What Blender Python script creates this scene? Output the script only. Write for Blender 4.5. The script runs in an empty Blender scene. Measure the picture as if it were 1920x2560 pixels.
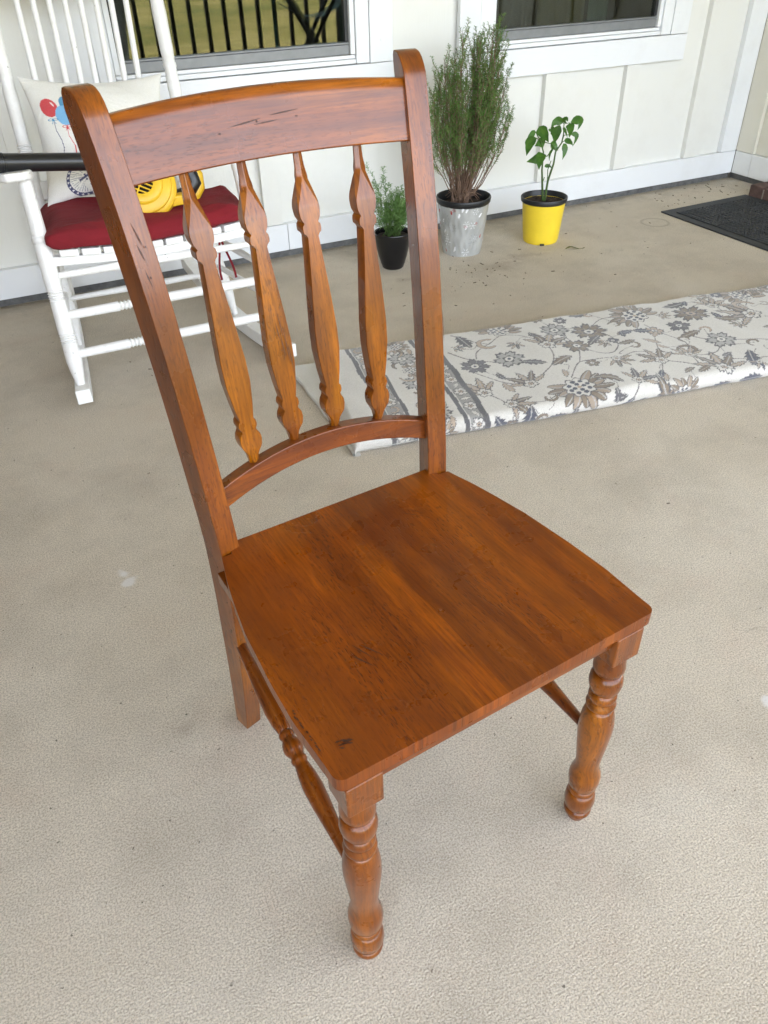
import bpy, bmesh, math, random
import numpy as np
from mathutils import Vector, Matrix, noise

R = math.radians
sc = bpy.context.scene
# ------------------------------------------------------------------ camera
P_, ROLL, YAW, HC, FPX = 0.6500, -0.0289, -0.4283, 1.142, 1937.6
def cam_axes():
    cy, sy = math.cos(YAW), math.sin(YAW)
    f = Vector((-sy*math.cos(P_), cy*math.cos(P_), -math.sin(P_)))
    r = Vector((cy, sy, 0)); u = r.cross(f)
    r2 = math.cos(ROLL)*r + math.sin(ROLL)*u
    u2 = -math.sin(ROLL)*r + math.cos(ROLL)*u
    return r2, u2, f
_r, _u, _f = cam_axes()
cd = bpy.data.cameras.new('camera'); cam = bpy.data.objects.new('camera', cd)
sc.collection.objects.link(cam)
cam.matrix_world = Matrix(((_r.x, _u.x, -_f.x, 0), (_r.y, _u.y, -_f.y, 0), (_r.z, _u.z, -_f.z, HC), (0, 0, 0, 1)))
cd.sensor_fit = 'HORIZONTAL'; cd.sensor_width = 36; cd.lens = FPX*36/1920
cd.clip_start = 0.02; cd.clip_end = 2000
sc.camera = cam
# ------------------------------------------------------------------ light
SUN_EL, SUN_AZ = 52, 20          # the sun stands behind the house
w = bpy.data.worlds.new('World'); sc.world = w; w.use_nodes = True
nt = w.node_tree; bg = nt.nodes['Background']
sky = nt.nodes.new('ShaderNodeTexSky'); sky.sky_type = 'NISHITA'; sky.sun_disc = False
sky.sun_elevation = R(SUN_EL); sky.sun_rotation = R(SUN_AZ)
sky.dust_density = 3.0; sky.air_density = 1.0; sky.ozone_density = 1.0
hs = nt.nodes.new('ShaderNodeHueSaturation'); hs.inputs['Saturation'].default_value = .38     # thin bright haze over the whole sky
nt.links.new(sky.outputs[0], hs.inputs['Color']); nt.links.new(hs.outputs[0], bg.inputs[0]); bg.inputs[1].default_value = 0.15
sd = bpy.data.lights.new('sun', 'SUN'); sd.energy = 2.0; sd.angle = R(0.6); sd.color = (1, .95, .87)
so = bpy.data.objects.new('sun', sd); sc.collection.objects.link(so)
d = Vector((math.sin(R(SUN_AZ))*math.cos(R(SUN_EL)), math.cos(R(SUN_AZ))*math.cos(R(SUN_EL)), math.sin(R(SUN_EL))))
so.rotation_euler = d.to_track_quat('Z', 'Y').to_euler(); so.location = (0, 0, 20)
sc.view_settings.view_transform = 'Standard'; sc.view_settings.look = 'None'
sc.view_settings.exposure = 3.76; sc.view_settings.gamma = 1; sc.view_settings.use_curve_mapping = False
sc.cycles.max_bounces = 10; sc.cycles.diffuse_bounces = 6

rnd = random.Random(7)
# ------------------------------------------------------------------ helpers
def empty(name, loc=(0, 0, 0), rz=0):
    o = bpy.data.objects.new(name, None); sc.collection.objects.link(o)
    o.location = loc; o.rotation_euler = (0, 0, rz); return o
def tag(o, label=None, cat=None, group=None, kind=None):
    if label: o['label'] = label
    if cat: o['category'] = cat
    if group: o['group'] = group
    if kind: o['kind'] = kind
    return o
def mesh(name, V, F, mat, parent=None, smooth=40, bevel=None, recalc=True, seg=2):
    me = bpy.data.meshes.new(name); me.from_pydata([tuple(v) for v in V], [], F); me.update()
    if recalc:
        bm = bmesh.new(); bm.from_mesh(me)
        bmesh.ops.recalc_face_normals(bm, faces=bm.faces); bm.to_mesh(me); bm.free()
    o = bpy.data.objects.new(name, me); sc.collection.objects.link(o)
    for m in (mat if isinstance(mat, list) else [mat]): me.materials.append(m)
    if parent is not None: o.parent = parent
    if smooth:
        me.shade_smooth(); me.set_sharp_from_angle(angle=R(smooth))
    if bevel:
        b = o.modifiers.new('bevel', 'BEVEL'); b.width = bevel; b.segments = seg; b.limit_method = 'ANGLE'; b.angle_limit = R(42)
        b.harden_normals = True
    return o
class MB:
    def __init__(s): s.V = []; s.F = []
    def add(s, V, F):
        n = len(s.V); s.V += [tuple(v) for v in V]; s.F += [tuple(i+n for i in f) for f in F]; return s
    def box(s, x0, x1, y0, y1, z0, z1, M=None):
        V = [Vector((x, y, z)) for x in (x0, x1) for y in (y0, y1) for z in (z0, z1)]
        if M is not None: V = [M @ v for v in V]
        return s.add(V, [(0, 1, 3, 2), (4, 6, 7, 5), (0, 4, 5, 1), (2, 3, 7, 6), (0, 2, 6, 4), (1, 5, 7, 3)])
    def tube(s, pts, rad, n=10, cap=True):
        pts = [Vector(p) for p in pts]; m = len(pts)
        if not hasattr(rad, '__len__'): rad = [rad]*m
        V = []; F = []
        t0 = (pts[1]-pts[0]).normalized()
        a = Vector((0, 0, 1)) if abs(t0.z) < .9 else Vector((1, 0, 0))
        nx = t0.cross(a).normalized()
        for i, p in enumerate(pts):
            t = (pts[min(i+1, m-1)]-pts[max(i-1, 0)]).normalized()
            nx = (nx - t*nx.dot(t)).normalized(); ny = t.cross(nx)
            for k in range(n):
                an = 2*math.pi*k/n
                V.append(p + (nx*math.cos(an)+ny*math.sin(an))*rad[i])
        for i in range(m-1):
            for k in range(n):
                F.append((i*n+k, i*n+(k+1) % n, (i+1)*n+(k+1) % n, (i+1)*n+k))
        if cap: F.append(tuple(range(n))); F.append(tuple((m-1)*n+k for k in range(n)))
        return s.add(V, F)
    def lathe(s, prof, M=None, n=32, cap=True):
        V = []; F = []
        for z, r in prof:
            for k in range(n):
                an = 2*math.pi*k/n; V.append(Vector((r*math.cos(an), r*math.sin(an), z)))
        if M is not None: V = [M @ v for v in V]
        m = len(prof)
        for i in range(m-1):
            for k in range(n):
                F.append((i*n+k, i*n+(k+1) % n, (i+1)*n+(k+1) % n, (i+1)*n+k))
        if cap: F.append(tuple(range(n))); F.append(tuple((m-1)*n+k for k in range(n)))
        return s.add(V, F)
    def build(s, name, mat, parent=None, **k): return mesh(name, s.V, s.F, mat, parent, **k)
def lin(x, xs, ys):
    return float(np.interp(x, xs, ys))
def smoothprof(pts, n=90):
    """catmull-rom through (z,r) pairs"""
    z = [p[0] for p in pts]; r = [p[1] for p in pts]; out = []
    for i in range(len(pts)-1):
        p0 = pts[max(i-1, 0)]; p1 = pts[i]; p2 = pts[i+1]; p3 = pts[min(i+2, len(pts)-1)]
        k = max(2, int(n/len(pts)))
        for j in range(k):
            t = j/k
            f = lambda a, b, c, d: .5*((2*b)+(-a+c)*t+(2*a-5*b+4*c-d)*t*t+(-a+3*b-3*c+d)*t**3)
            out.append((p1[0]+(p2[0]-p1[0])*t, max(.001, f(p0[1], p1[1], p2[1], p3[1]))))
    out.append(pts[-1]); return out
def align(p, q):
    """matrix taking local +Z axis segment to p->q"""
    p = Vector(p); q = Vector(q); r = (q-p).to_track_quat('Z', 'Y').to_matrix().to_4x4()
    return Matrix.Translation(p) @ r
# ------------------------------------------------------------------ materials
def new_mat(name):
    m = bpy.data.materials.new(name); m.use_nodes = True
    return m, m.node_tree.nodes, m.node_tree.links, m.node_tree.nodes['Principled BSDF']
def N(nd, t, **k):
    n = nd.new(t)
    for a, b in k.items():
        if a.startswith('i_'): n.inputs[int(a[2:])].default_value = b
        else: setattr(n, a, b)
    return n
def ramp(nd, stops, interp='LINEAR'):
    r = nd.new('ShaderNodeValToRGB'); r.color_ramp.interpolation = interp
    e = r.color_ramp.elements
    while len(e) < len(stops): e.new(.5)
    for i, (p, c) in enumerate(stops):
        e[i].position = p; e[i].color = (*c, 1) if len(c) == 3 else c
    return r
def coords(nd, ln, scale=(1, 1, 1), which='Object', loc=(0, 0, 0)):
    tc = nd.new('ShaderNodeTexCoord'); mp = nd.new('ShaderNodeMapping')
    mp.inputs['Scale'].default_value = scale; mp.inputs['Location'].default_value = loc
    ln.new(tc.outputs[which], mp.inputs[0]); return mp.outputs[0]
def noise_n(nd, ln, vec, scale, detail=4, rough=.55, dist=0):
    n = nd.new('ShaderNodeTexNoise'); n.inputs['Scale'].default_value = scale; n.inputs['Detail'].default_value = detail
    n.inputs['Roughness'].default_value = rough; n.inputs['Distortion'].default_value = dist
    ln.new(vec, n.inputs['Vector']); return n.outputs['Fac']
def mix(nd, ln, fac, a, b, mode='MIX'):
    m = nd.new('ShaderNodeMix'); m.data_type = 'RGBA'; m.blend_type = mode
    for s, v in ((m.inputs[0], fac), (m.inputs[6], a), (m.inputs[7], b)):
        if hasattr(v, 'is_output'): ln.new(v, s)
        else: s.default_value = v if not isinstance(v, tuple) else ((*v, 1) if len(v) == 3 else v)
    return m.outputs[2]
def math_n(nd, ln, op, a, b=None, c=None, clamp=False):
    m = nd.new('ShaderNodeMath'); m.operation = op; m.use_clamp = clamp
    for i, v in enumerate((a, b, c)):
        if v is None: continue
        if hasattr(v, 'is_output'): ln.new(v, m.inputs[i])
        else: m.inputs[i].default_value = v
    return m.outputs[0]
def maprange(nd, ln, v, a, b, c=0., d=1.):
    m = nd.new('ShaderNodeMapRange'); m.inputs[1].default_value = a; m.inputs[2].default_value = b
    m.inputs[3].default_value = c; m.inputs[4].default_value = d; ln.new(v, m.inputs[0]); return m.outputs[0]
def bump(nd, ln, h, bsdf, strength=.5, dist=.001, prev=None):
    b = nd.new('ShaderNodeBump'); b.inputs['Strength'].default_value = strength; b.inputs['Distance'].default_value = dist
    ln.new(h, b.inputs['Height'])
    if prev is not None: ln.new(prev, b.inputs['Normal'])
    ln.new(b.outputs[0], bsdf.inputs['Normal']); return b.outputs[0]
def simple(name, col, rough=.5, var=.12, scale=12, bmp=0, bscale=200, spec=.5, metal=0, coat=0):
    m, nd, ln, b = new_mat(name)
    v = coords(nd, ln); f = noise_n(nd, ln, v, scale, 5)
    dark = tuple(c*(1-var) for c in col); light = tuple(min(1, c*(1+var)) for c in col)
    r = ramp(nd, [(.3, dark), (.7, light)]); ln.new(f, r.inputs[0]); ln.new(r.outputs[0], b.inputs['Base Color'])
    b.inputs['Roughness'].default_value = rough; b.inputs['Specular IOR Level'].default_value = spec
    b.inputs['Metallic'].default_value = metal; b.inputs['Coat Weight'].default_value = coat
    if bmp:
        bump(nd, ln, noise_n(nd, ln, v, bscale, 3), b, 1, bmp)
    return m
def wood(name, axis, boards=False, tone=1.0, pores=1.0, gold=1.0, coat=.45, spec=.32):
    m, nd, ln, b = new_mat(name)
    def sc_(a, k):
        s = [a, a, a]; s[axis] = k
        q = {0: 1, 1: 2, 2: 1}[axis]; s[q] = a*(.03 if boards else .25)
        return tuple(s)
    v0 = coords(nd, ln)
    big = noise_n(nd, ln, coords(nd, ln, sc_(11, 2.2)), 1, 3, .55, .3)
    c1 = ramp(nd, [(.30, (.120*tone, .0245*tone*gold, .0015)), (.5, (.205*tone, .048*tone*gold, .002)), (.70, (.31*tone, .088*tone*gold, .003))])
    if boards: ln.new(maprange(nd, ln, big, 0, 1, .27, .78), c1.inputs[0])
    else: ln.new(big, c1.inputs[0])
    col = c1.outputs[0]
    # cathedral figure
    fig = N(nd, 'ShaderNodeTexWave', wave_type='RINGS', rings_direction='XYZ'[axis], wave_profile='SIN')
    fig.inputs['Scale'].default_value = 11; fig.inputs['Distortion'].default_value = 2.2; fig.inputs['Detail'].default_value = 1
    fig.inputs['Detail Scale'].default_value = .8
    ln.new(coords(nd, ln, sc_(1, .16), loc=(.13, .31, .22)), fig.inputs[0])
    col = mix(nd, ln, maprange(nd, ln, fig.outputs['Fac'], .3, 1, 0, .42), col, (.060, .012, .002))
    # fine fibre
    fib = noise_n(nd, ln, coords(nd, ln, sc_(300, 14)), 1, 3, .6)
    col = mix(nd, ln, maprange(nd, ln, fib, .38, .68, 0, .6), col, (.055, .011, .002))
    # open pores: short dark dashes
    pz = noise_n(nd, ln, coords(nd, ln, sc_(500, 95)), 1, 1, .5)
    pg = noise_n(nd, ln, coords(nd, ln, sc_(16, 5), loc=(3, 1, 2)), 1, 2, .5)
    pore = math_n(nd, ln, 'MULTIPLY', maprange(nd, ln, pz, .58, .66, 0, .8), maprange(nd, ln, pg, .38, .60, .2*pores, pores))
    col = mix(nd, ln, pore, col, (.024, .006, .003))
    if boards:
        sx = nd.new('ShaderNodeSeparateXYZ'); ln.new(v0, sx.inputs[0])
        # four glued boards, each of its own tone
        xw = math_n(nd, ln, 'ADD', sx.outputs[0], math_n(nd, ln, 'MULTIPLY', sx.outputs[1], -.03))
        for e0, e1, cc_, f_ in ((-.30, -.136, (.150, .033, .003), .45), (.006, .086, (.085, .018, .003), .50), (.086, .30, (.15, .034, .003), .35)):
            k = math_n(nd, ln, 'MULTIPLY', math_n(nd, ln, 'GREATER_THAN', xw, e0), math_n(nd, ln, 'LESS_THAN', xw, e1))
            col = mix(nd, ln, math_n(nd, ln, 'MULTIPLY', k, f_), col, cc_)
    # worn edges, glaze blotches
    bl = noise_n(nd, ln, coords(nd, ln, sc_(20, 9), loc=(5, 5, 5)), 1, 3, .5)
    col = mix(nd, ln, maprange(nd, ln, bl, .45, .8, 0, .6), col, (.075, .016, .004))
    ln.new(col, b.inputs['Base Color'])
    rg = noise_n(nd, ln, coords(nd, ln, (18, 18, 18)), 1, 4)
    ln.new(maprange(nd, ln, rg, .3, .7, .24, .36), b.inputs['Roughness'])
    b.inputs['Coat Weight'].default_value = coat; b.inputs['Coat Roughness'].default_value = .15
    b.inputs['Specular IOR Level'].default_value = spec
    h = math_n(nd, ln, 'SUBTRACT', math_n(nd, ln, 'MULTIPLY', fib, .35), pore)
    n1 = bump(nd, ln, h, b, .55, .0004)
    wav = noise_n(nd, ln, coords(nd, ln, (14, 14, 14)), 1, 2)
    bump(nd, ln, wav, b, .5, .0015, n1)
    return m
def spots_mask(nd, ln, spots, soft=.5):
    """spots: (x,y,rx,ry) soft blobs in object coordinates"""
    tc = nd.new('ShaderNodeTexCoord'); tot = None
    wob = N(nd, 'ShaderNodeTexNoise'); wob.inputs['Scale'].default_value = 30; wob.inputs['Detail'].default_value = 5
    ln.new(tc.outputs['Object'], wob.inputs[0])
    for (x, y, rx, ry) in spots:
        mp = nd.new('ShaderNodeMapping'); mp.inputs['Scale'].default_value = (1/rx, 1/ry, 0)
        mp.inputs['Location'].default_value = (-x/rx, -y/ry, 0); ln.new(tc.outputs['Object'], mp.inputs[0])
        L = N(nd, 'ShaderNodeVectorMath', operation='LENGTH'); ln.new(mp.outputs[0], L.inputs[0])
        dd = math_n(nd, ln, 'ADD', L.outputs['Value'], maprange(nd, ln, wob.outputs['Fac'], .3, .7, -.45, .45))
        s = maprange(nd, ln, dd, 1.0, 1-soft)
        tot = s if tot is None else math_n(nd, ln, 'MAXIMUM', tot, s)
    return tot
# concrete
def concrete():
    m, nd, ln, b = new_mat('porch_concrete')
    v = coords(nd, ln)
    big = noise_n(nd, ln, v, 1.6, 6, .62, .4)
    r = ramp(nd, [(.3, (.64, .555, .435)), (.55, (.72, .64, .52)), (.75, (.78, .71, .60))]); ln.new(big, r.inputs[0])
    col = r.outputs[0]
    pk = noise_n(nd, ln, coords(nd, ln, loc=(4, 2, 0)), 5, 5, .7)
    col = mix(nd, ln, maprange(nd, ln, pk, .52, .75, 0, .4), col, (.62, .47, .36))
    gr = noise_n(nd, ln, coords(nd, ln, loc=(7, 9, 0)), 3.2, 7, .7)
    col = mix(nd, ln, maprange(nd, ln, gr, .46, .74, 0, .62), col, (.40, .355, .28))
    # grain and tiny pits
    g = noise_n(nd, ln, v, 330, 3, .6)
    col = mix(nd, ln, maprange(nd, ln, g, .38, .60, .62, 0), col, (.24, .20, .15))
    sp = noise_n(nd, ln, coords(nd, ln, loc=(1, 5, 2)), 90, 2, .5)
    col = mix(nd, ln, maprange(nd, ln, sp, .72, .76), col, (.14, .12, .09))
    # hairline scratches and scuffs
    for sc3, lo, thr, f_ in (((2.2, 2.2, 1), (0, 0, 0), .006, .5), ((1.3, 3.1, 1), (4, 7, 1), .005, .35)):
        h_ = noise_n(nd, ln, coords(nd, ln, sc3, loc=lo), 1.3, 3, .5, 1.5)
        ln_ = maprange(nd, ln, math_n(nd, ln, 'ABSOLUTE', math_n(nd, ln, 'SUBTRACT', h_, .5)), thr*.35, 0)
        gate = maprange(nd, ln, noise_n(nd, ln, coords(nd, ln, loc=lo[::-1]), 2.1, 4, .7), .55, .68)
        col = mix(nd, ln, math_n(nd, ln, 'MULTIPLY', math_n(nd, ln, 'MULTIPLY', ln_, gate), f_), col, (.20, .17, .14))
    wt = noise_n(nd, ln, coords(nd, ln, loc=(8, 1, 2)), 420, 2, .5)
    col = mix(nd, ln, maprange(nd, ln, wt, .58, .70, 0, .5), col, (.80, .74, .64))
    # trodden-in dirt next to the wall and under the plants
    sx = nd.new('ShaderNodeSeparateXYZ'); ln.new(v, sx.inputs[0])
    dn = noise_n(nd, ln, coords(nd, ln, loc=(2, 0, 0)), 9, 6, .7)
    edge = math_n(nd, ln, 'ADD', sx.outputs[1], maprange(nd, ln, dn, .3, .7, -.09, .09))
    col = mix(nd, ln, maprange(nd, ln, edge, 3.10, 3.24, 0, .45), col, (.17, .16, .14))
    st = spots_mask(nd, ln, [(1.92, 2.72, .10, .05), (2.0, 2.70, .05, .03), (1.78, 2.66, .12, .06), (1.35, 2.72, .05, .03), (3.1, 1.75, .03, .02), (-.3, .82, .03, .02), (.03, .95, .03, .02), (-.22, .47, .05, .025)], .8)
    col = mix(nd, ln, math_n(nd, ln, 'MULTIPLY', st, .3), col, (.26, .19, .14))
    ws = spots_mask(nd, ln, [(.010, 1.425, .016, .018), (.017, 1.395, .021, .018), (1.0, .53, .02, .02)], .5)
    col = mix(nd, ln, math_n(nd, ln, 'MULTIPLY', ws, .75), col, (.72, .70, .68))
    # a ring left by a pot
    tc = nd.new('ShaderNodeTexCoord'); mp = nd.new('ShaderNodeMapping'); mp.inputs['Location'].default_value = (-2.71, -2.80, 0)
    ln.new(tc.outputs['Object'], mp.inputs[0]); L = N(nd, 'ShaderNodeVectorMath', operation='LENGTH'); ln.new(mp.outputs[0], L.inputs[0])
    ring = math_n(nd, ln, 'MULTIPLY', maprange(nd, ln, L.outputs['Value'], .072, .064), maprange(nd, ln, L.outputs['Value'], .050, .060))
    col = mix(nd, ln, math_n(nd, ln, 'MULTIPLY', ring, .35), col, (.20, .17, .13))
    ln.new(col, b.inputs['Base Color'])
    b.inputs['Roughness'].default_value = .82; b.inputs['Specular IOR Level'].default_value = .35
    g2 = noise_n(nd, ln, coords(nd, ln, (1, 1.2, 1), loc=(3, 3, 3)), 330, 3, .65)
    n1 = bump(nd, ln, g2, b, 1, .0042)
    bump(nd, ln, noise_n(nd, ln, v, 30, 3, .5), b, .35, .003, n1)
    return m
def painted(name, col, grain_axis, bmp=.0012, rough=.45, dirt=(.45, .42, .36)):
    m, nd, ln, b = new_mat(name)
    s = [240, 240, 240]; s[grain_axis] = 9
    v = coords(nd, ln, tuple(s)); g = noise_n(nd, ln, v, 1, 4, .6, .3)
    d2 = noise_n(nd, ln, coords(nd, ln), 3.5, 5, .65)
    c = mix(nd, ln, maprange(nd, ln, d2, .5, .85, 0, .22), col, dirt)
    c = mix(nd, ln, maprange(nd, ln, g, .62, .8, 0, .10), c, dirt)
    ln.new(c, b.inputs['Base Color']); b.inputs['Roughness'].default_value = rough
    bump(nd, ln, g, b, .8, bmp); return m
def chipped(name):
    m, nd, ln, b = new_mat(name)
    v = coords(nd, ln); d2 = noise_n(nd, ln, v, 22, 6, .7)
    c = mix(nd, ln, maprange(nd, ln, d2, .45, .8, 0, .35), (.80, .80, .79), (.52, .49, .43))
    st = noise_n(nd, ln, coords(nd, ln, (60, 60, 12)), 1, 5, .7)
    c = mix(nd, ln, maprange(nd, ln, st, .56, .75, 0, .3), c, (.45, .43, .40))
    ch = noise_n(nd, ln, v, 48, 4, .75)
    k = maprange(nd, ln, ch, .70, .715)
    c = mix(nd, ln, k, c, (.09, .07, .06))
    ln.new(c, b.inputs['Base Color']); b.inputs['Roughness'].default_value = .38
    h = math_n(nd, ln, 'SUBTRACT', math_n(nd, ln, 'MULTIPLY', st, .5), k)
    bump(nd, ln, h, b, .7, .0009); return m
def fabric(name, col, var=.2, scale=900, attr=False, bmp=.0007, rough=.9, sheen=.3, wr=0):
    m, nd, ln, b = new_mat(name)
    v = coords(nd, ln)
    w1 = N(nd, 'ShaderNodeTexNoise'); w1.inputs['Scale'].default_value = scale; w1.inputs['Detail'].default_value = 2; ln.new(v, w1.inputs[0])
    if attr:
        a = N(nd, 'ShaderNodeAttribute', attribute_name='Col'); c0 = a.outputs['Color']
    else:
        f = noise_n(nd, ln, v, 7, 5, .6)
        r = ramp(nd, [(.3, tuple(x*(1-var) for x in col)), (.7, tuple(min(1, x*(1+var)) for x in col))]); ln.new(f, r.inputs[0]); c0 = r.outputs[0]
    c = mix(nd, ln, maprange(nd, ln, w1.outputs['Fac'], .35, .65, .28, 0), c0, tuple(x*.45 for x in col))
    ln.new(c, b.inputs['Base Color']); b.inputs['Roughness'].default_value = rough
    b.inputs['Sheen Weight'].default_value = sheen
    n1 = bump(nd, ln, w1.outputs['Fac'], b, .8, bmp)
    if wr: bump(nd, ln, noise_n(nd, ln, coords(nd, ln, (1, 1.6, 1)), 9, 3, .55, 1.6), b, 1, wr*1.6, n1)
    return m
def foliage(name, cols, rough=.5, sub=.0):
    m, nd, ln, b = new_mat(name)
    f = noise_n(nd, ln, coords(nd, ln), 26, 4, .7)
    r = ramp(nd, [(.25+i*.5/max(1, len(cols)-1), c) for i, c in enumerate(cols)]); ln.new(f, r.inputs[0])
    ln.new(r.outputs[0], b.inputs['Base Color']); b.inputs['Roughness'].default_value = rough
    out = nd['Material Output']; tr = nd.new('ShaderNodeBsdfTranslucent'); ln.new(r.outputs[0], tr.inputs[0])
    ms = nd.new('ShaderNodeMixShader'); ms.inputs[0].default_value = .25
    ln.new(b.outputs[0], ms.inputs[1]); ln.new(tr.outputs[0], ms.inputs[2]); ln.new(ms.outputs[0], out.inputs[0])
    return m
M_floor = concrete()
M_siding = painted('cream_siding_paint', (.75, .75, .715), 2, .0007, .5)
M_trimh = painted('white_trim_paint', (.78, .80, .825), 0, .0016, .42)
M_trimv = painted('white_board_paint', (.78, .80, .82), 2, .0012, .42)
M_side = painted('side_wall_paint', (.70, .675, .58), 2, .0008, .5)
M_trimy = painted('side_trim_paint', (.78, .79, .78), 1, .0014, .42)
M_found = simple('foundation_concrete', (.12, .12, .118), .9, .35, 30, .002, 160)
M_alu = simple('grey_aluminium', (.22, .23, .24), .42, .08, 30, .0002, 500, .5, .25)
M_alud = simple('dark_window_seal', (.02, .021, .023), .5)
M_ceil = painted('ceiling_paint', (.80, .80, .78), 0, .0006, .6)
M_room = simple('dim_room_paint', (.10, .085, .06), .9)
M_black = simple('black_railing_paint', (.016, .012, .010), .4)
M_cr = chipped('chipped_white_paint')
M_wz = wood('stained_wood_upright', 2, False, 1.2, .55, 1.14); M_wx = wood('stained_wood_across', 0, False, 1.0, .5); M_wy = wood('stained_wood_seat', 1, True, 1.22, .8, .95, .15, .25)
M_ws = wood('stained_wood_slat', 2, False, 1.38, .6, 1.24)
M_wyl = wood('stained_wood_stretcher', 1)
M_mark = simple('dark_distress_filler', (.045, .013, .005), .6)
M_chipw = simple('bare_wood_scuff', (.30, .115, .06), .6)
M_red = fabric('dark_red_canvas', (.19, .004, .011), .2, 700, bmp=.0005, wr=.003, sheen=.0)
M_soil = simple('potting_soil', (.035, .022, .014), .95, .5, 60, .006, 90)
M_potb = simple('black_nursery_plastic', (.010, .011, .013), .42, .2)
M_poty = simple('yellow_plastic', (.82, .60, .035), .42, .05, 20, .0002, 600)
M_gloss = simple('glossy_black_plastic', (.006, .006, .007), .22, .2)
M_blow = simple('yellow_tool_plastic', (.72, .44, .02), .4, .06, 20)
M_tube = simple('black_tube_plastic', (.011, .011, .012), .33, .25, 30)
M_rub = simple('black_rubber', (.022, .024, .027), .62, .25, 40, .0006, 300)
M_brick = simple('red_brown_brick', (.10, .058, .047), .85, .4, 25, .002, 120)
M_mort = simple('grey_mortar', (.30, .27, .23), .9, .2, 30, .001, 200)
M_stem = foliage('green_stem', [(.05, .10, .02), (.09, .16, .035)])
M_leaf = foliage('pepper_leaf_green', [(.030, .090, .014), (.055, .150, .02), (.11, .22, .035)], .36)
M_bark = simple('dry_twig_brown', (.17, .105, .07), .8, .35, 60)
M_need = foliage('needle_green', [(.05, .12, .022), (.10, .21, .038), (.18, .26, .065)], .55)
M_need2 = foliage('fresh_needle_green', [(.07, .15, .035), (.12, .24, .055), (.20, .32, .10)], .5)
M_dleaf = simple('dried_leaf_olive', (.12, .13, .045), .7, .3, 80)
M_litter = simple('dry_crumbs', (.10, .075, .05), .9, .4, 80)
def attr_mat(name, rough=.4, metal=0, bmp=0, coat=0):
    m, nd, ln, b = new_mat(name); a = N(nd, 'ShaderNodeAttribute', attribute_name='Col')
    f = noise_n(nd, ln, coords(nd, ln), 45, 4)
    ln.new(mix(nd, ln, maprange(nd, ln, f, .4, .8, 0, .2), a.outputs['Color'], (.35, .35, .34)), b.inputs['Base Color'])
    b.inputs['Roughness'].default_value = rough; b.inputs['Metallic'].default_value = metal; b.inputs['Coat Weight'].default_value = coat
    if bmp: bump(nd, ln, noise_n(nd, ln, coords(nd, ln), 25, 3), b, 1, bmp)
    return m
def glass_mat():
    m, nd, ln, b = new_mat('window_glass'); nd.remove(b)
    out = nd['Material Output']; fr = nd.new('ShaderNodeFresnel'); fr.inputs[0].default_value = 1.75
    gl = nd.new('ShaderNodeBsdfGlossy'); gl.inputs['Roughness'].default_value = .0; gl.inputs[0].default_value = (.95, 1, .97, 1)
    tr = nd.new('ShaderNodeBsdfTransparent'); tr.inputs[0].default_value = (.62, .66, .62, 1)
    ms = nd.new('ShaderNodeMixShader')
    ln.new(math_n(nd, ln, 'MULTIPLY', fr.outputs[0], 1.0, clamp=True), ms.inputs[0]); ln.new(tr.outputs[0], ms.inputs[1]); ln.new(gl.outputs[0], ms.inputs[2]); ln.new(ms.outputs[0], out.inputs[0])
    bp_ = nd.new('ShaderNodeBump'); bp_.inputs['Strength'].default_value = .1; bp_.inputs['Distance'].default_value = .001
    ln.new(noise_n(nd, ln, coords(nd, ln), 3, 2), bp_.inputs['Height']); ln.new(bp_.outputs[0], gl.inputs['Normal'])
    return m
M_glass = glass_mat()
def grass_mat():
    m, nd, ln, b = new_mat('meadow_grass'); v = coords(nd, ln)
    f = noise_n(nd, ln, v, .35, 8, .7, .5); g = noise_n(nd, ln, coords(nd, ln, (1, 1, 1)), 6, 6, .75)
    r = ramp(nd, [(.36, (.08, .09, .02)), (.5, (.25, .20, .06)), (.62, (.40, .31, .13))]); ln.new(f, r.inputs[0])
    c = mix(nd, ln, maprange(nd, ln, g, .35, .7, 0, .6), r.outputs[0], (.045, .06, .018))
    ln.new(c, b.inputs['Base Color']); b.inputs['Roughness'].default_value = .95; b.inputs['Specular IOR Level'].default_value = .1
    bump(nd, ln, g, b, 1, .08); return m

# ------------------------------------------------------------------ setting
fl = MB().box(-5.2, 6.5, -.75, 3.6, -.30, 0).build('porch_floor', M_floor, None, smooth=0); tag(fl, kind='structure')
g = mesh('lawn', [(-300, -400, -.32), (300, -400, -.32), (300, 300, -.32), (-300, 300, -.32)], [(0, 1, 2, 3)], grass_mat(), None, 0); tag(g, kind='structure')

WY = 3.2                     # face of the boards on the back wall
house = tag(empty('house', (0, WY, 0)), 'white board and batten house wall with dark windows at the back of the porch', 'house')
def hp(name, mb, mat, **k):                      # built in world coordinates, parented at WY
    for i, v in enumerate(mb.V): mb.V[i] = (v[0], v[1]-WY, v[2])
    k.setdefault('smooth', 0)
    return mb.build(name, mat, house, **k)
WIN = [(-1.25, -.25), (.496, 1.378), (2.037, 2.900)]       # clear openings
WZ0, WZ1 = .733, 2.05
IN, OUT = .078, .101
# siding sheets: below / between / above the windows
xs = -5.0
def panel(x0, x1, z0, z1): hp('siding_panel', MB().box(x0, x1, WY+.029, WY+.042, z0, z1), M_siding)
panel(-5, 3.57, .135, WZ0-.05); panel(-5, 3.57, WZ1+.05, 2.62)
seg = [-5]+[q for a, b in WIN for q in (a-.05, b+.05)]+[3.57]
for i in range(0, len(seg), 2): panel(seg[i], seg[i+1], WZ0-.05, WZ1+.05)
hp('foundation', MB().box(-5, 3.57, WY+.015, WY+.06, 0, .06), M_found)
for a, b in ((-5, -1.6), (-1.6, 1.05), (1.052, 3.569)): hp('baseboard', MB().box(a, b, WY, WY+.03, .030, .139), M_trimh, bevel=.0015)
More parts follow.
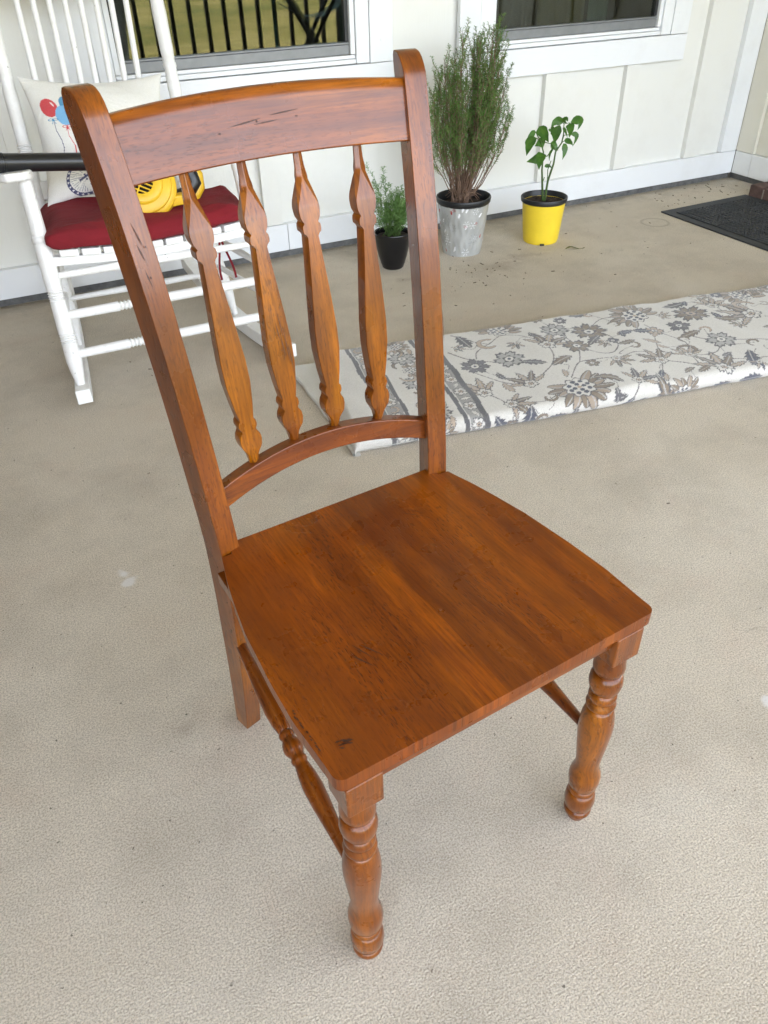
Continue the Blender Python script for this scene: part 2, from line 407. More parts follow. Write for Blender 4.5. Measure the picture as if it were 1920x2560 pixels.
# backing wall (keeps the weather out)
for i in range(0, len(seg), 2): hp('wall', MB().box(seg[i], seg[i+1], WY+.045, WY+.14, .02, 2.62), M_room)
for a, b in WIN:
    hp('wall', MB().box(a-.05, b+.05, WY+.045, WY+.14, .02, WZ0-.05), M_room); hp('wall', MB().box(a-.05, b+.05, WY+.045, WY+.14, WZ1+.05, 2.62), M_room)
# battens
k = -12
while 2.310+.4505*k < 3.4:
    x = 2.310+.4505*k; k += 1
    x1 = x+.076
    over = [(a, b) for a, b in WIN if x1 > a-IN-OUT and x < b+IN+OUT]
    if over and (x > over[0][0]-IN-OUT-.05) and (x1 < over[0][1]+IN+OUT+.05): hp('batten', MB().box(x, x1, WY+.001, WY+.030, .141, WZ0-.035-OUT-.003), M_trimv if False else M_siding, bevel=.0015)
    elif not over: hp('batten', MB().box(x, x1, WY+.001, WY+.030, .141, 2.6), M_siding, bevel=.0015)
hp('corner_board', MB().box(3.461, 3.568, WY-.001, WY+.027, .141, 2.6), M_trimv, bevel=.0015)
for wi, (a, b) in enumerate(WIN):
    W_ = hp('window', MB().box(a-.0, b+.0, WY+.040, WY+.046, WZ1-.01, WZ1), M_alu)
    def wp(name, mb, mat, **k):
        for i, v in enumerate(mb.V): mb.V[i] = (v[0], v[1]-WY, v[2])
        k.setdefault('smooth', 0); return mb.build(name, mat, W_, **k)
    # outer trim boards
    wp('trim', MB().box(a-IN-OUT, b+IN+OUT-.0, WY-.006, WY+.02, .596, .700), M_trimh, bevel=.002)
    wp('trim', MB().box(a-IN-OUT, a-IN-.002, WY-.004, WY+.02, .702, 2.2), M_trimv, bevel=.002)
    wp('trim', MB().box(b+IN+.002, b+IN+OUT, WY-.004, WY+.02, .702, 2.2), M_trimv, bevel=.002)
    # inner vinyl casing
    wp('casing', MB().box(a-IN, a-.022, WY-.001, WY+.03, .703, 2.1), M_trimv, bevel=.003)
    wp('casing', MB().box(b+.022, b+IN, WY-.001, WY+.03, .703, 2.1), M_trimv, bevel=.003)
    wp('casing', MB().box(a-.020, a-.001, WY+.006, WY+.05, .735, 2.1), M_trimv, bevel=.002)
    wp('casing', MB().box(b+.001, b+.020, WY+.006, WY+.05, .735, 2.1), M_trimv, bevel=.002)
    wp('sill', MB().box(a-.020, b+.020, WY-.001, WY+.03, .7035, .7195), M_trimh, bevel=.003)
    wp('sill', MB().box(a-.020, b+.020, WY+.008, WY+.05, .7205, .7330), M_trimh, bevel=.003)
    fr = MB(); fr.box(a, b, WY+.018, WY+.045, .7345, .768)
    wp('frame', fr, M_alu, bevel=.002)
    wp('frame', MB().box(a, b, WY+.016, WY+.040, .7695, .7755), M_alu, bevel=.001)
    wp('frame', MB().box(a, a+.014, WY+.022, WY+.045, .777, WZ1), M_alud)
    wp('frame', MB().box(b-.014, b, WY+.022, WY+.045, .777, WZ1), M_alud)
    wp('pane', MB().add([(a+.014, WY+.034, .776), (b-.014, WY+.034, .776), (b-.014, WY+.034, WZ1), (a+.014, WY+.034, WZ1)], [(0, 1, 2, 3)]), M_glass, recalc=False)
    wp('pane', MB().add([(a+.014, WY+.0455, .776), (b-.014, WY+.0455, .776), (b-.014, WY+.0505, WZ1), (a+.014, WY+.0505, WZ1)], [(0, 1, 2, 3)]), M_glass, recalc=False)
    # dim room behind
    r_ = MB(); x0, x1 = a-.3, b+.3; y0, y1 = WY+.141, WY+2.0
    r_.add([(x0, y0, 0.02), (x1, y0, .02), (x1, y1, .02), (x0, y1, .02), (x0, y0, 2.55), (x1, y0, 2.55), (x1, y1, 2.55), (x0, y1, 2.55)],
           [(0, 1, 2, 3), (4, 5, 6, 7), (1, 2, 6, 5), (0, 3, 7, 4), (2, 3, 7, 6)])
    wp('room', r_, M_room)
# curtains seen through the right window
M_cur = fabric('olive_curtain', (.20, .16, .06), .2, 300); M_cur2 = simple('brown_curtain', (.055, .045, .035), .9); M_cur3 = simple('pale_green_door', (.16, .21, .17), .7)
for (x0, x1, mm, amp, nm) in ((2.03, 2.20, M_cur, .02, 'curtain'), (2.20, 2.40, M_cur2, .012, 'curtain'), (2.40, 2.67, M_cur, .008, 'curtain'), (2.68, 2.80, M_cur3, .002, 'door_edge')):
    V = []; n = 26
    for i in range(n+1):
        t = i/n
        for z in (.3, 2.2): V.append((x0+(x1-x0)*t, WY+.24+amp*math.sin(t*20)+.01*math.sin(t*7), z))
    mb = MB().add(V, [(2*i, 2*i+2, 2*i+3, 2*i+1) for i in range(n)]); hp(nm, mb, mm, smooth=60)
# side wall at the right
SX = 3.57
for y0, y1 in ((3.118, 3.218), (2.62, 3.116), (.3, 2.618)):
    pass
hp('siding_panel', MB().box(SX+.019, SX+.04, .4, 3.235, .141, 2.62), M_side)
hp('corner_board', MB().box(SX-.002, SX+.018, 3.085, 3.197, .141, 2.6), M_side, bevel=.0015)
for y in (2.97, 2.55, 2.13, 1.71, 1.29, .87):
    hp('batten', MB().box(SX+.003, SX+.018, y-.075, y, .141, 2.6), M_side, bevel=.0015)
hp('foundation', MB().box(SX+.015, SX+.06, .4, 3.216, 0, .06), M_found)
for a, b in ((3.088, 3.198), (2.96, 3.086), (.4, 2.958)): hp('baseboard', MB().box(SX, SX+.03, a, b, .030, .139), M_trimy, bevel=.0015)
hp('wall', MB().box(SX+.045, SX+.3, .4, 3.24, .02, 2.62), M_room)
# unseen dark brick wall, added to cut the light from the left
LX = -1.6
def brick_mat():
    m, nd, ln, b = new_mat('light_screen_brick'); br_ = nd.new('ShaderNodeTexBrick'); br_.inputs['Scale'].default_value = 1
    br_.inputs['Brick Width'].default_value = .21; br_.inputs['Row Height'].default_value = .075; br_.inputs['Mortar Size'].default_value = .008
    br_.inputs['Color1'].default_value = (.13, .06, .04, 1); br_.inputs['Color2'].default_value = (.08, .04, .03, 1); br_.inputs['Mortar'].default_value = (.25, .23, .2, 1)
    tc = nd.new('ShaderNodeTexCoord'); sp_ = nd.new('ShaderNodeSeparateXYZ'); cb = nd.new('ShaderNodeCombineXYZ')
    ln.new(tc.outputs['Object'], sp_.inputs[0]); ln.new(sp_.outputs[1], cb.inputs[0]); ln.new(sp_.outputs[2], cb.inputs[1]); ln.new(cb.outputs[0], br_.inputs[0])
    ln.new(br_.outputs['Color'], b.inputs['Base Color']); b.inputs['Roughness'].default_value = .9; bump(nd, ln, br_.outputs['Fac'], b, 1, -.004); return m
hp('added_light_screen', MB().box(LX-.25, LX, -.74, 3.22, 0, 2.62), brick_mat())
# ceiling, beam, roof
hp('porch_ceiling', MB().box(-5.3, 6.6, -.72, 3.24, 2.62, 2.66), M_ceil)
hp('roof', MB().box(-5.6, 6.9, -.78, 6.0, 2.67, 2.76), simple('grey_shingles', (.09, .085, .08), .9))
hp('beam', MB().box(-5.3, 6.6, -.74, -.62, 2.50, 2.615), M_ceil)
for x in (4.6,): hp('porch_post', MB().box(x-.07, x+.07, -.75, -.62, 0, 2.498), M_trimv, bevel=.004)
hp('outer_wall', MB().box(-5.3, -5.0, 3.3, 6, -.3, 2.66).box(3.9, 4.1, 3.3, 6, -.3, 2.66).box(-5.3, 4.1, 5.9, 6.0, -.3, 2.66), M_room)

# railing behind the viewer, mirrored in the windows
rail = tag(empty('porch_railing', (0, -.70, 0)), 'black metal porch railing mirrored in the left window', 'railing')
MB().box(LX, 4.5, -.02, .02, .90, .94).build('top_rail', M_black, rail, smooth=0)
MB().box(LX, 4.5, -.016, .016, .08, .11).build('bottom_rail', M_black, rail, smooth=0)
b0 = MB().box(-.015, .015, -.015, .015, .112, .898).build('baluster', M_black, rail, smooth=0)
x = -1.5; first = True
while x < 4.45:
    o = b0 if first else b0.copy()
    if not first: sc.collection.objects.link(o)
    o.location = (x, 0, 0); first = False; x += .140
# folding camp chair, off to the side, mirrored in the left window
M_teal = fabric('teal_canvas', (.02, .11, .11), .2, 500)
cc = tag(empty('folding_camp_chair', (2.62, -.42, 0), R(8)), 'dark folding camp chair with crossed legs, mirrored in the left window', 'camp chair')
for s in (-1, 1):
    for y in (-.06, .16): MB().tube([(s*.25, y, .02), (-s*.24, y, .80)], .016, 8).build('leg', M_black, cc)
for s in (-1, 1): MB().tube([(s*.27, -.06, .02), (s*.28, -.08, .98)], .012, 8).build('upright', M_teal, cc)
V = []; F = []
for i in range(9):
    t = i/8
    for y in (-.10, .16): V.append((-.25+.5*t, y, .66-.10*math.sin(math.pi*t)))
for i in range(8): F.append((2*i, 2*i+2, 2*i+3, 2*i+1))
mesh('seat', V, F, M_teal, cc)

# ------------------------------------------------------------------ brick doorstep
step = tag(empty('doorstep', (3.40, 2.906, 0)), 'low red-brown brick doorstep at the right edge behind the black mat', 'doorstep')
me0 = None
for i in range(13):
    y = -.088*i
    o = MB().box(0, .168, y-.080, y, .001, .056+rnd.uniform(-.002, .002)).build('brick', M_brick, step, smooth=0, bevel=.004)
MB().box(.004, .164, -1.14, -.002, 0, .046).build('mortar_bed', M_mort, step, smooth=0)

# ------------------------------------------------------------------ door mat
mat_ = tag(empty('door_mat', (2.835, 2.905, 0), R(1.0)), 'black rubber door mat with raised woven tread near the right edge', 'door mat')
# local: x right 0..0.55, y toward viewer negative
V = []
MB().box(0, .555, -.93, 0, .0, .007).build('base', M_rub, mat_, smooth=0, bevel=.003)
mb = MB(); S = .1135
for ix in range(4):
    for iy in range(7):
        cx, cy = .05+S*(ix+.5), -.06-S*(iy+.5)
        flip = (ix+iy) % 2
        for k in range(5):
            off = (k-2)*.021
            for q in range(4):
                dq = (q-1.5)*.026
                ang = R(45 if flip else -45)
                px, py = cx+(dq if (k+q) % 2 else dq*1.0), cy+off
                Mx = Matrix.Translation((px, py, 0)) @ Matrix.Rotation(ang, 4, 'Z')
                mb.box(-.011, .011, -.0055, .0055, .0065, .0115, Mx)
tag(mb.build('tread', M_rub, mat_, smooth=0, bevel=.0015, seg=1), kind='stuff')
for ix in range(5): MB().box(.05+S*ix-.004, .05+S*ix+.004, -.86, -.055, .0066, .0108).build('rib', M_rub, mat_, smooth=0)
for iy in range(8): MB().box(.046, .508, -.06-S*iy-.004, -.06-S*iy+.004, .0066, .0104).build('rib', M_rub, mat_, smooth=0)

# ------------------------------------------------------------------ rug
def colour_mesh(name, V, F, col, mat, parent, smooth=True):
    me = bpy.data.meshes.new(name); V = np.asarray(V, np.float32); F = np.asarray(F, np.int32)
    me.vertices.add(len(V)); me.vertices.foreach_set('co', V.ravel())
    me.loops.add(F.size); me.loops.foreach_set('vertex_index', F.ravel())
    me.polygons.add(len(F)); me.polygons.foreach_set('loop_start', np.arange(0, F.size, F.shape[1], dtype=np.int32))
    me.update(calc_edges=True); me.validate()
    a = me.color_attributes.new('Col', 'FLOAT_COLOR', 'POINT')
    c = np.ones((len(V), 4), np.float32); c[:, :3] = col; a.data.foreach_set('color', c.ravel())
    me.materials.append(mat); me.shade_smooth()
    o = bpy.data.objects.new(name, me); sc.collection.objects.link(o); o.parent = parent; return o
IV = np.array((.60, .575, .53)); TP = np.array((.19, .145, .10)); GY = np.array((.075, .072, .08)); BG = np.array((.055, .06, .09)); LG = np.array((.36, .35, .33)); TN = np.array((.40, .31, .23)); DK = np.array((.085, .075, .07))
class Paint:
    def __init__(s, U, Vv, base): s.U = U; s.V = Vv; s.c = np.empty(U.shape+(3,)); s.c[:] = base
    def win(s, cx, cy, r):
        m = (abs(s.U-cx) < r) & (abs(s.V-cy) < r); return m
    def put(s, idx, mask, col): 
        sub = s.c[idx]; sub[mask] = col; s.c[idx] = sub
    def palm(s, cx, cy, r, a0, n=13, span=250):
        r *= 1.08
        idx = np.where(s.win(cx, cy, r*1.15)); x = s.U[idx]-cx; y = s.V[idx]-cy
        for k in range(n):
            a = R(a0-span/2+span*k/(n-1)); X = x*math.cos(a)+y*math.sin(a); Y = -x*math.sin(a)+y*math.cos(a)
            L = r*(.92+.1*math.sin(k*2.3)); t = X/L; wv = r*.15*np.sqrt(np.clip(1-((t-.62)/.42)**2, 0, 1)); Y = Y-r*.10*t*t*(1 if k % 2 else .6)
            s.put(idx, abs(Y) < wv, DK); s.put(idx, (abs(Y) < wv-r*.035), TP if k % 2 else TN*.8); s.put(idx, (abs(Y-wv*.35) < r*.02) & (wv > r*.07), LG)
        rr = np.hypot(x, y); ph = np.arctan2(y, x)
        s.put(idx, rr < r*(.47+.05*np.cos(9*ph)), GY); s.put(idx, rr < r*(.43+.05*np.cos(9*ph)), IV)
        for ring, q, rad in ((.30, 8, .075), (.15, 4, .07)):
            for k in range(q):
                a = 2*math.pi*k/q+ring; s.put(idx, np.hypot(x-r*ring*math.cos(a), y-r*ring*math.sin(a)) < r*rad, BG)
        s.put(idx, rr < r*.06, TN)
    def flower(s, cx, cy, r, n=6, a0=0, c1=TP, c2=IV, jag=.25):
        r *= 1.12
        idx = np.where(s.win(cx, cy, r*1.2)); x = s.U[idx]-cx; y = s.V[idx]-cy; rr = np.hypot(x, y); ph = np.arctan2(y, x)+a0
        e = .62+.38*abs(np.cos(n*ph/2))**.7+jag*.3*np.sin(n*3*ph)
        s.put(idx, rr < r*e, GY); s.put(idx, rr < r*(e-.17), c1); s.put(idx, (rr < r*(e-.17)) & (abs(np.sin(n*ph/2+math.pi/2)) < .18), LG)
        s.put(idx, rr < r*.36*(1+.2*np.cos(5*ph)), GY); s.put(idx, rr < r*.27, c2); s.put(idx, rr < r*.11, BG)
    def leaf(s, cx, cy, L, a, c1=TP, wid=.24, curve=.0):
        L *= 1.12
        idx = np.where(s.win(cx, cy, L*.75)); x = s.U[idx]-cx; y = s.V[idx]-cy
        X = x*math.cos(a)+y*math.sin(a); Y = -x*math.sin(a)+y*math.cos(a); t = X/L+.5; Y = Y-curve*L*(t-.5)**2
        ok = (t > 0) & (t < 1); saw = 1-.45*np.mod(t*5+np.sign(Y)*.2, 1)
        wv = L*wid*np.sin(np.clip(t, 0, 1)*math.pi)**.8*saw
        s.put(idx, ok & (abs(Y) < wv), GY); s.put(idx, ok & (abs(Y) < wv-L*.045), c1); s.put(idx, ok & (abs(Y) < L*.018), LG)
    def sprig(s, cx, cy, r, a, c1=TP):
        r *= 1.22
        for k, da in enumerate((-70, -35, 0, 35, 70)):
            aa = a+R(da); s.leaf(cx+math.cos(aa)*r*.55, cy+math.sin(aa)*r*.55, r*(1.05 if abs(da) < 50 else .8), aa, c1 if k % 2 else TN, .17, .15)
        s.flower(cx, cy, r*.3, 5, a, IV, TN)
    def curl(s, cx, cy, r, a, sgn=1):
        idx = np.where(s.win(cx, cy, r*1.3)); x = s.U[idx]-cx; y = s.V[idx]-cy; rr = np.hypot(x, y)/r; ph = np.mod((np.arctan2(y, x)-a)*sgn, 2*math.pi)
        ok = ph < 4.6; rc = .85-.08*ph; wd = .05+.13*np.sin(ph/4.6*math.pi)*(1-.4*np.mod(ph*2, 1))
        s.put(idx, ok & (abs(rr-rc) < wd+.05), GY); s.put(idx, ok & (abs(rr-rc) < wd), TN if sgn > 0 else TP)
    def vine(s, pts, th=.0048, col=None):
        col = GY*1.25+TP*.25 if col is None else col
        P = [np.array(p, float) for p in pts]; n = len(P)
        for i in range(n-1):
            p0 = P[max(i-1, 0)]; p1 = P[i]; p2 = P[i+1]; p3 = P[min(i+2, n-1)]
            m = max(4, int(np.hypot(*(p2-p1))/.004))
            for j in range(m):
                t = j/m; q = .5*(2*p1+(p2-p0)*t+(2*p0-5*p1+4*p2-p3)*t*t+(3*p1-p0-3*p2+p3)*t**3)
                k = s.near(q, th)
                s.c[k] = col
    def near(s, q, th):
        i = int((q[0]-s.u0)/s.du); j = int((q[1]-s.v0)/s.dv); h = int(th/s.du)+2
        i0, i1, j0, j1 = max(i-h, 0), max(i+h+1, 0), max(j-h, 0), max(j+h+1, 0)
        sub = np.hypot(s.U[i0:i1, j0:j1]-q[0], s.V[i0:i1, j0:j1]-q[1]) < th*.5
        ii, jj = np.where(sub); return (ii+i0, jj+j0)
RT = .052; RW = .555; RL = 2.75; D = .0026
na = int(RL/D); arc = math.pi*RT/2; ntot = arc+(RW-RT)+arc; nb = int(ntot/D)
us = np.arange(na)*D; ws = np.arange(nb)*D
U, Wd = np.meshgrid(us, ws, indexing='ij')
Vp = Wd-arc+RT/2                      # pattern coordinate (v on the flat top)
pt = Paint(U, Vp, IV); pt.u0 = 0; pt.v0 = float(Vp[0, 0]); pt.du = D; pt.dv = D
Uw = U+.002*np.sin(Vp*40)+.012*(Vp/.55)     # weave drift, end skew
pr_ = random.Random(5)
# vines first
F_ = {'A': (.694, .066), 'B': (1.095, .449), 'C': (.609, .507), 'D': (.543, .418), 'E': (.45, .288), 'F': (.568, .303), 'G': (.715, .34), 'H': (.57, .137), 'I': (.421, .126), 'J': (.472, .046), 'K': (.893, .395), 'L': (.787, .442), 'M': (.88, .184), 'O': (.875, .041), 'P': (1.012, -.028), 'Q': (1.006, .131), 'R': (1.114, .136), 'S': (1.166, .032), 'T': (1.264, .196), 'U': (1.281, .398), 'V': (1.542, .489), 'W': (1.47, .329), 'X': (1.387, .432)}
for v_ in ([(.40, .40), (.45, .33), (.52, .30)], [(.543, .418), (.60, .46), (.66, .44), (.715, .36)], [(.715, .34), (.70, .26), (.66, .20), (.57, .137)], [(.43, .25), (.50, .17), (.57, .137)],
           [(.42, .126), (.45, .08), (.472, .046), (.56, .03), (.62, .05), (.66, .066)], [(.694, .12), (.76, .20), (.84, .20), (.88, .184)], [(.76, .20), (.803, .308), (.787, .442)], [(.803, .308), (.85, .24), (.90, .23), (.94, .29), (.93, .36), (.893, .395), (.84, .44), (.787, .442)],
           [(.88, .184), (.95, .20), (1.0, .19)], [(.875, .041), (.93, .02), (.98, .08), (1.006, .131)], [(.875, .041), (.84, -.02), (.80, -.05)], [(1.006, .131), (1.06, .10), (1.10, .07), (1.114, .136)], [(1.102, .327), (1.06, .25), (1.04, .18), (1.114, .136), (1.2, .13), (1.264, .196)],
           [(1.095, .38), (1.12, .30), (1.15, .22), (1.114, .136)], [(1.196, .334), (1.19, .27), (1.22, .22), (1.264, .196), (1.36, .16), (1.45, .12)], [(1.281, .398), (1.33, .45), (1.387, .432), (1.40, .34), (1.47, .329)], [(1.387, .432), (1.46, .47), (1.542, .489)], [(1.166, .032), (1.2, .08), (1.286, .06), (1.36, .04)],
           [(.893, .395), (.97, .47), (1.04, .46)], [(.45, .52), (.5, .45), (.543, .418)], [(.47, .329+.0), (.49, .38), (.543, .418)]): pt.vine(v_)
for k in range(3):   # continue the vines beyond the frame edge
    o_ = 1.5+k*.4; pt.vine([(o_, .1), (o_+.1, .2), (o_+.2, .12), (o_+.3, .3), (o_+.4, .1)]); pt.vine([(o_, .4), (o_+.12, .5), (o_+.25, .35), (o_+.4, .4)])
pt.palm(*F_['A'], .092, -80); pt.palm(*F_['B'], .088, 120, 13, 240); pt.palm(.609, .50, .075, 70, 11, 200); pt.palm(1.542, .489, .085, 100); pt.palm(1.012, -.035, .06, 60, 9, 200)
pt.palm(1.75, .15, .09, -60); pt.palm(2.1, .42, .09, 110); pt.palm(2.45, .12, .09, -80)
pt.flower(*F_['E'], .042, 7, .3, GY*1.6, IV); pt.flower(*F_['F'], .045, 6, 0, LG, IV); pt.sprig(*F_['G'], .075, R(60), TP); pt.curl(*F_['D'], .045, 1, 1)
pt.sprig(*F_['H'], .06, R(100)); pt.sprig(*F_['I'], .065, R(120), TN); pt.sprig(*F_['J'], .055, R(-20), TP); pt.flower(*F_['K'], .055, 8, .2, TP, IV); pt.flower(*F_['L'], .045, 7, .4, LG, IV)
pt.sprig(*F_['M'], .045, R(-70), TP); pt.leaf(.714, .229, .085, R(25)); pt.leaf(.63, .25, .075, R(150), GY*1.4); pt.sprig(*F_['O'], .055, R(40), GY*1.4); pt.leaf(.80, .085, .09, R(140), TP, .2, .8); pt.leaf(.95, -.02, .14, R(-60), TP, .16, 1.2)
pt.sprig(*F_['Q'], .06, R(100), TP); pt.curl(1.13, .17, .04, 3, -1); pt.sprig(*F_['R'], .05, R(90), TN); pt.sprig(*F_['S'], .08, R(80), TP); pt.flower(*F_['T'], .045, 6, .2, LG, IV); pt.flower(*F_['U'], .055, 8, 0, TP, TN)
pt.sprig(*F_['W'], .09, R(150), TP); pt.sprig(*F_['X'], .06, R(60), TN); pt.curl(1.49, .40, .05, 0, 1)
for (a, b, r, an, c) in ((1.103, .04, .035, 20, TP), (.968, .041, .035, 70, TN), (.797, -.01, .03, 10, GY), (1.371, .322, .05, 150, TP), (.987, .344, .035, 30, TN), (.964, .273, .04, 10, TP), (.877, .328, .05, 40, GY*1.4), (.5, .136, .04, 100, TN), (1.286, .06, .06, 70, BG),
                       (.92, .53, .05, 10, GY), (1.272, .484, .06, 0, GY), (1.197, .268, .05, 10, TP), (.474, .46, .06, 100, GY), (.824, -.05, .05, 60, BG), (.511, -.03, .06, 80, BG), (.60, -.035, .04, 0, BG), (.428, -.03, .05, 120, BG), (1.14, -.04, .05, 20, BG), (1.248, -.025, .05, 0, BG), (1.05, .26, .04, 140, TN), (1.19, .334, .0, 0, TP)):
    if r: pt.leaf(a, b, r*1.5, R(an), c, .26)
pt.flower(.803, .308, .042, 6, .2, TP, IV); pt.flower(1.196, .334, .035, 5, .1, GY*1.3, IV); pt.flower(.93, .30, .02, 4, 0, BG, IV); pt.flower(1.102, .327, .03, 5, .1, TN, IV)
for (a, b) in ((1.0, .345), (1.06, .34)): pt.leaf(a, b, .06, R(20 if a < 1.03 else 160), BG, .3)
for k in range(60):
    a, b = pr_.uniform(1.35, 2.7), pr_.uniform(-.04, .56); 
    if b < .22 or b > .5 or a > 1.6: (pt.sprig if k % 3 else pt.flower)(a, b, *( (pr_.uniform(.035, .06), pr_.uniform(0, 6)) if k % 3 else (pr_.uniform(.03, .05), 6)))
# fill the gaps with small leaves, curls and tendrils
occ = [v for v in F_.values()]+[(.609, .50), (1.542, .489), (1.012, -.035), (.714, .229), (.63, .25), (.80, .085), (.95, -.02), (1.13, .17), (1.49, .40), (.803, .308), (1.196, .334)]
tries = 0
while tries < 4000:
    tries += 1; a, b = pr_.uniform(.42, 2.7), pr_.uniform(-.045, .57)
    dmin = min(math.hypot(a-p[0], b-p[1]) for p in occ)
    if dmin < .080: continue
    near_ = min(occ, key=lambda p: math.hypot(a-p[0], b-p[1])); occ.append((a, b))
    mx, my = (a+near_[0])/2+pr_.uniform(-.02, .02), (b+near_[1])/2+pr_.uniform(-.02, .02)
    pt.vine([(a, b), (mx, my), (a*.35+near_[0]*.65, b*.35+near_[1]*.65)], .0034)
    k = pr_.randrange(5); cc_ = pr_.choice([TP, TN, GY*1.3, BG])
    if k == 0: pt.flower(a, b, .022, 6, pr_.random(), cc_, IV)
    elif k == 1: pt.curl(a, b, .026, pr_.uniform(0, 6), pr_.choice((1, -1)))
    elif k == 2: pt.sprig(a, b, .030, pr_.uniform(0, 6), cc_)
    else: pt.leaf(a, b, .046, pr_.uniform(0, 3.1), cc_, .25, pr_.uniform(-.6, .6))
# border bands on top of the field
m_ = Uw < .375; pt.c[m_] = IV
def band(a, b, col): pt.c[(Uw >= a) & (Uw < b)] = col
band(.185, .315, IV*.97)
band(.120, .165, LG*.75); band(.335, .375, LG*.75)
cb = pt.c; keep = Uw
for k in range(7):
    v_ = -.03+k*.088; pt.palm(.252, v_, .045, 180 if k % 2 else 0, 9, 220) if k % 2 == 0 else pt.flower(.25, v_, .042, 8, .2, LG, IV)
    pt.curl(.235, v_+.045, .033, k, 1 if k % 2 else -1); pt.leaf(.285, v_+.04, .04, R(90), TN)
for k in range(16):
    v_ = -.05+k*.04
    (pt.flower(.142-.012*v_/.55, v_, .021, 6, k, IV, TN) if k % 2 else pt.curl(.142-.012*v_/.55, v_, .02, k, 1))
    (pt.flower(.358-.012*v_/.55, v_, .021, 6, k, IV, TN) if k % 2 else pt.leaf(.358-.012*v_/.55, v_, .035, R(60+k*30), IV))
band(.103, .117, GY); band(.166, .178, GY); band(.317, .331, GY); band(.374, .392, GY)
band(.178, .184, IV); band(.309, .317, IV)
band(-1, .103, IV*.985)
col = pt.c
# speckle of the weave
rs = np.random.RandomState(1); col = col*(1+.10*(rs.rand(*col.shape[:2])[..., None]-.5))
th = np.clip(Wd/arc, 0, 1)*math.pi; far = np.clip((Wd-(ntot-arc))/arc, 0, 1)*math.pi
flat = np.clip(Wd-arc, 0, RW-RT)
zz = np.where(Wd < arc, RT/2*(1-np.cos(th)), np.where(Wd > ntot-arc, RT/2*(1+np.cos(far)), RT))
vv = np.where(Wd < arc, RT/2-RT/2*np.sin(th), np.where(Wd > ntot-arc, RW-RT/2+RT/2*np.sin(far), RT/2+flat))
noise_w = np.sin(U*5.1+2*np.sin(Vp*7))*np.sin(U*13.7+Vp*5)
lump = .003*noise_w+.0025*np.sin(U*9+Vp*3)+.002*np.sin(U*23+1)*np.cos(Vp*11)+.0012*np.sin(U*61+Vp*33)
zz = zz+lump*np.clip(zz/RT, 0, 1)+.004*np.sin(np.clip(vv/RW, 0, 1)*math.pi)*(zz > RT*.9)
vv = vv+.0035*np.sin(U*7.0)+.0015*np.sin(U*29+1)
end = np.clip(U/.02, 0, 1); zz = np.where(U < .02, zz*(.30+.70*np.sqrt(1-(1-end)**2)), zz)
uu = U+.045*vv
rug = tag(empty('rug', (.66, 1.622, 0), math.atan2(-.147, .989)), 'long folded ivory rug with grey and brown floral pattern lying behind the wooden chair', 'rug')
VV = np.stack([uu, vv, zz+.001], -1).reshape(-1, 3)
ii = np.arange(na*nb).reshape(na, nb)
FF = np.stack([ii[:-1, :-1], ii[1:, :-1], ii[1:, 1:], ii[:-1, 1:]], -1).reshape(-1, 4)
M_rug = fabric('woven_rug', (.6, .57, .52), .05, 420, attr=True, bmp=.0012)
M_rugw = fabric('rug_backing', (.58, .56, .50), .08, 380, bmp=.0014)
colour_mesh('top_fold', VV, FF, col.reshape(-1, 3), M_rug, rug)
# end cap of the fold, as a rolled edge
V = []; F = []
j = 0
cap = VV.reshape(na, nb, 3)[0]; n = len(cap); step_ = 6
ring = [cap[i] for i in range(0, n, step_)]
V = [tuple(p) for p in ring]+[(p[0]+.004, p[1], .001) for p in ring]; q = len(ring)
mesh('fold_end', V, [(i, i+1, q+i+1, q+i) for i in range(q-1)], M_rugw, rug)
# the lower leaf sticks out at the far corner
V = []; F = []; n = 24
for i in range(n+1):
    v_ = i/n*(RW+.0); sag = .002*math.sin(i*1.1)
    u0 = -.003-.062*(i/n)**1.2
    for (du, z) in ((.02, .0005), (0, .001), (-.003, .006), (0, .0135), (.02, .016), (.18, .017)): V.append((u0+du+sag, v_, z))
for i in range(n):
    for k in range(5): F.append((i*6+k, i*6+k+1, (i+1)*6+k+1, (i+1)*6+k))
mesh('lower_fold', V, F, M_rugw, rug)
MB().box(2.0, 2.75, .03, RW-.02, 0, .02).build('inner_fold', M_rugw, rug)

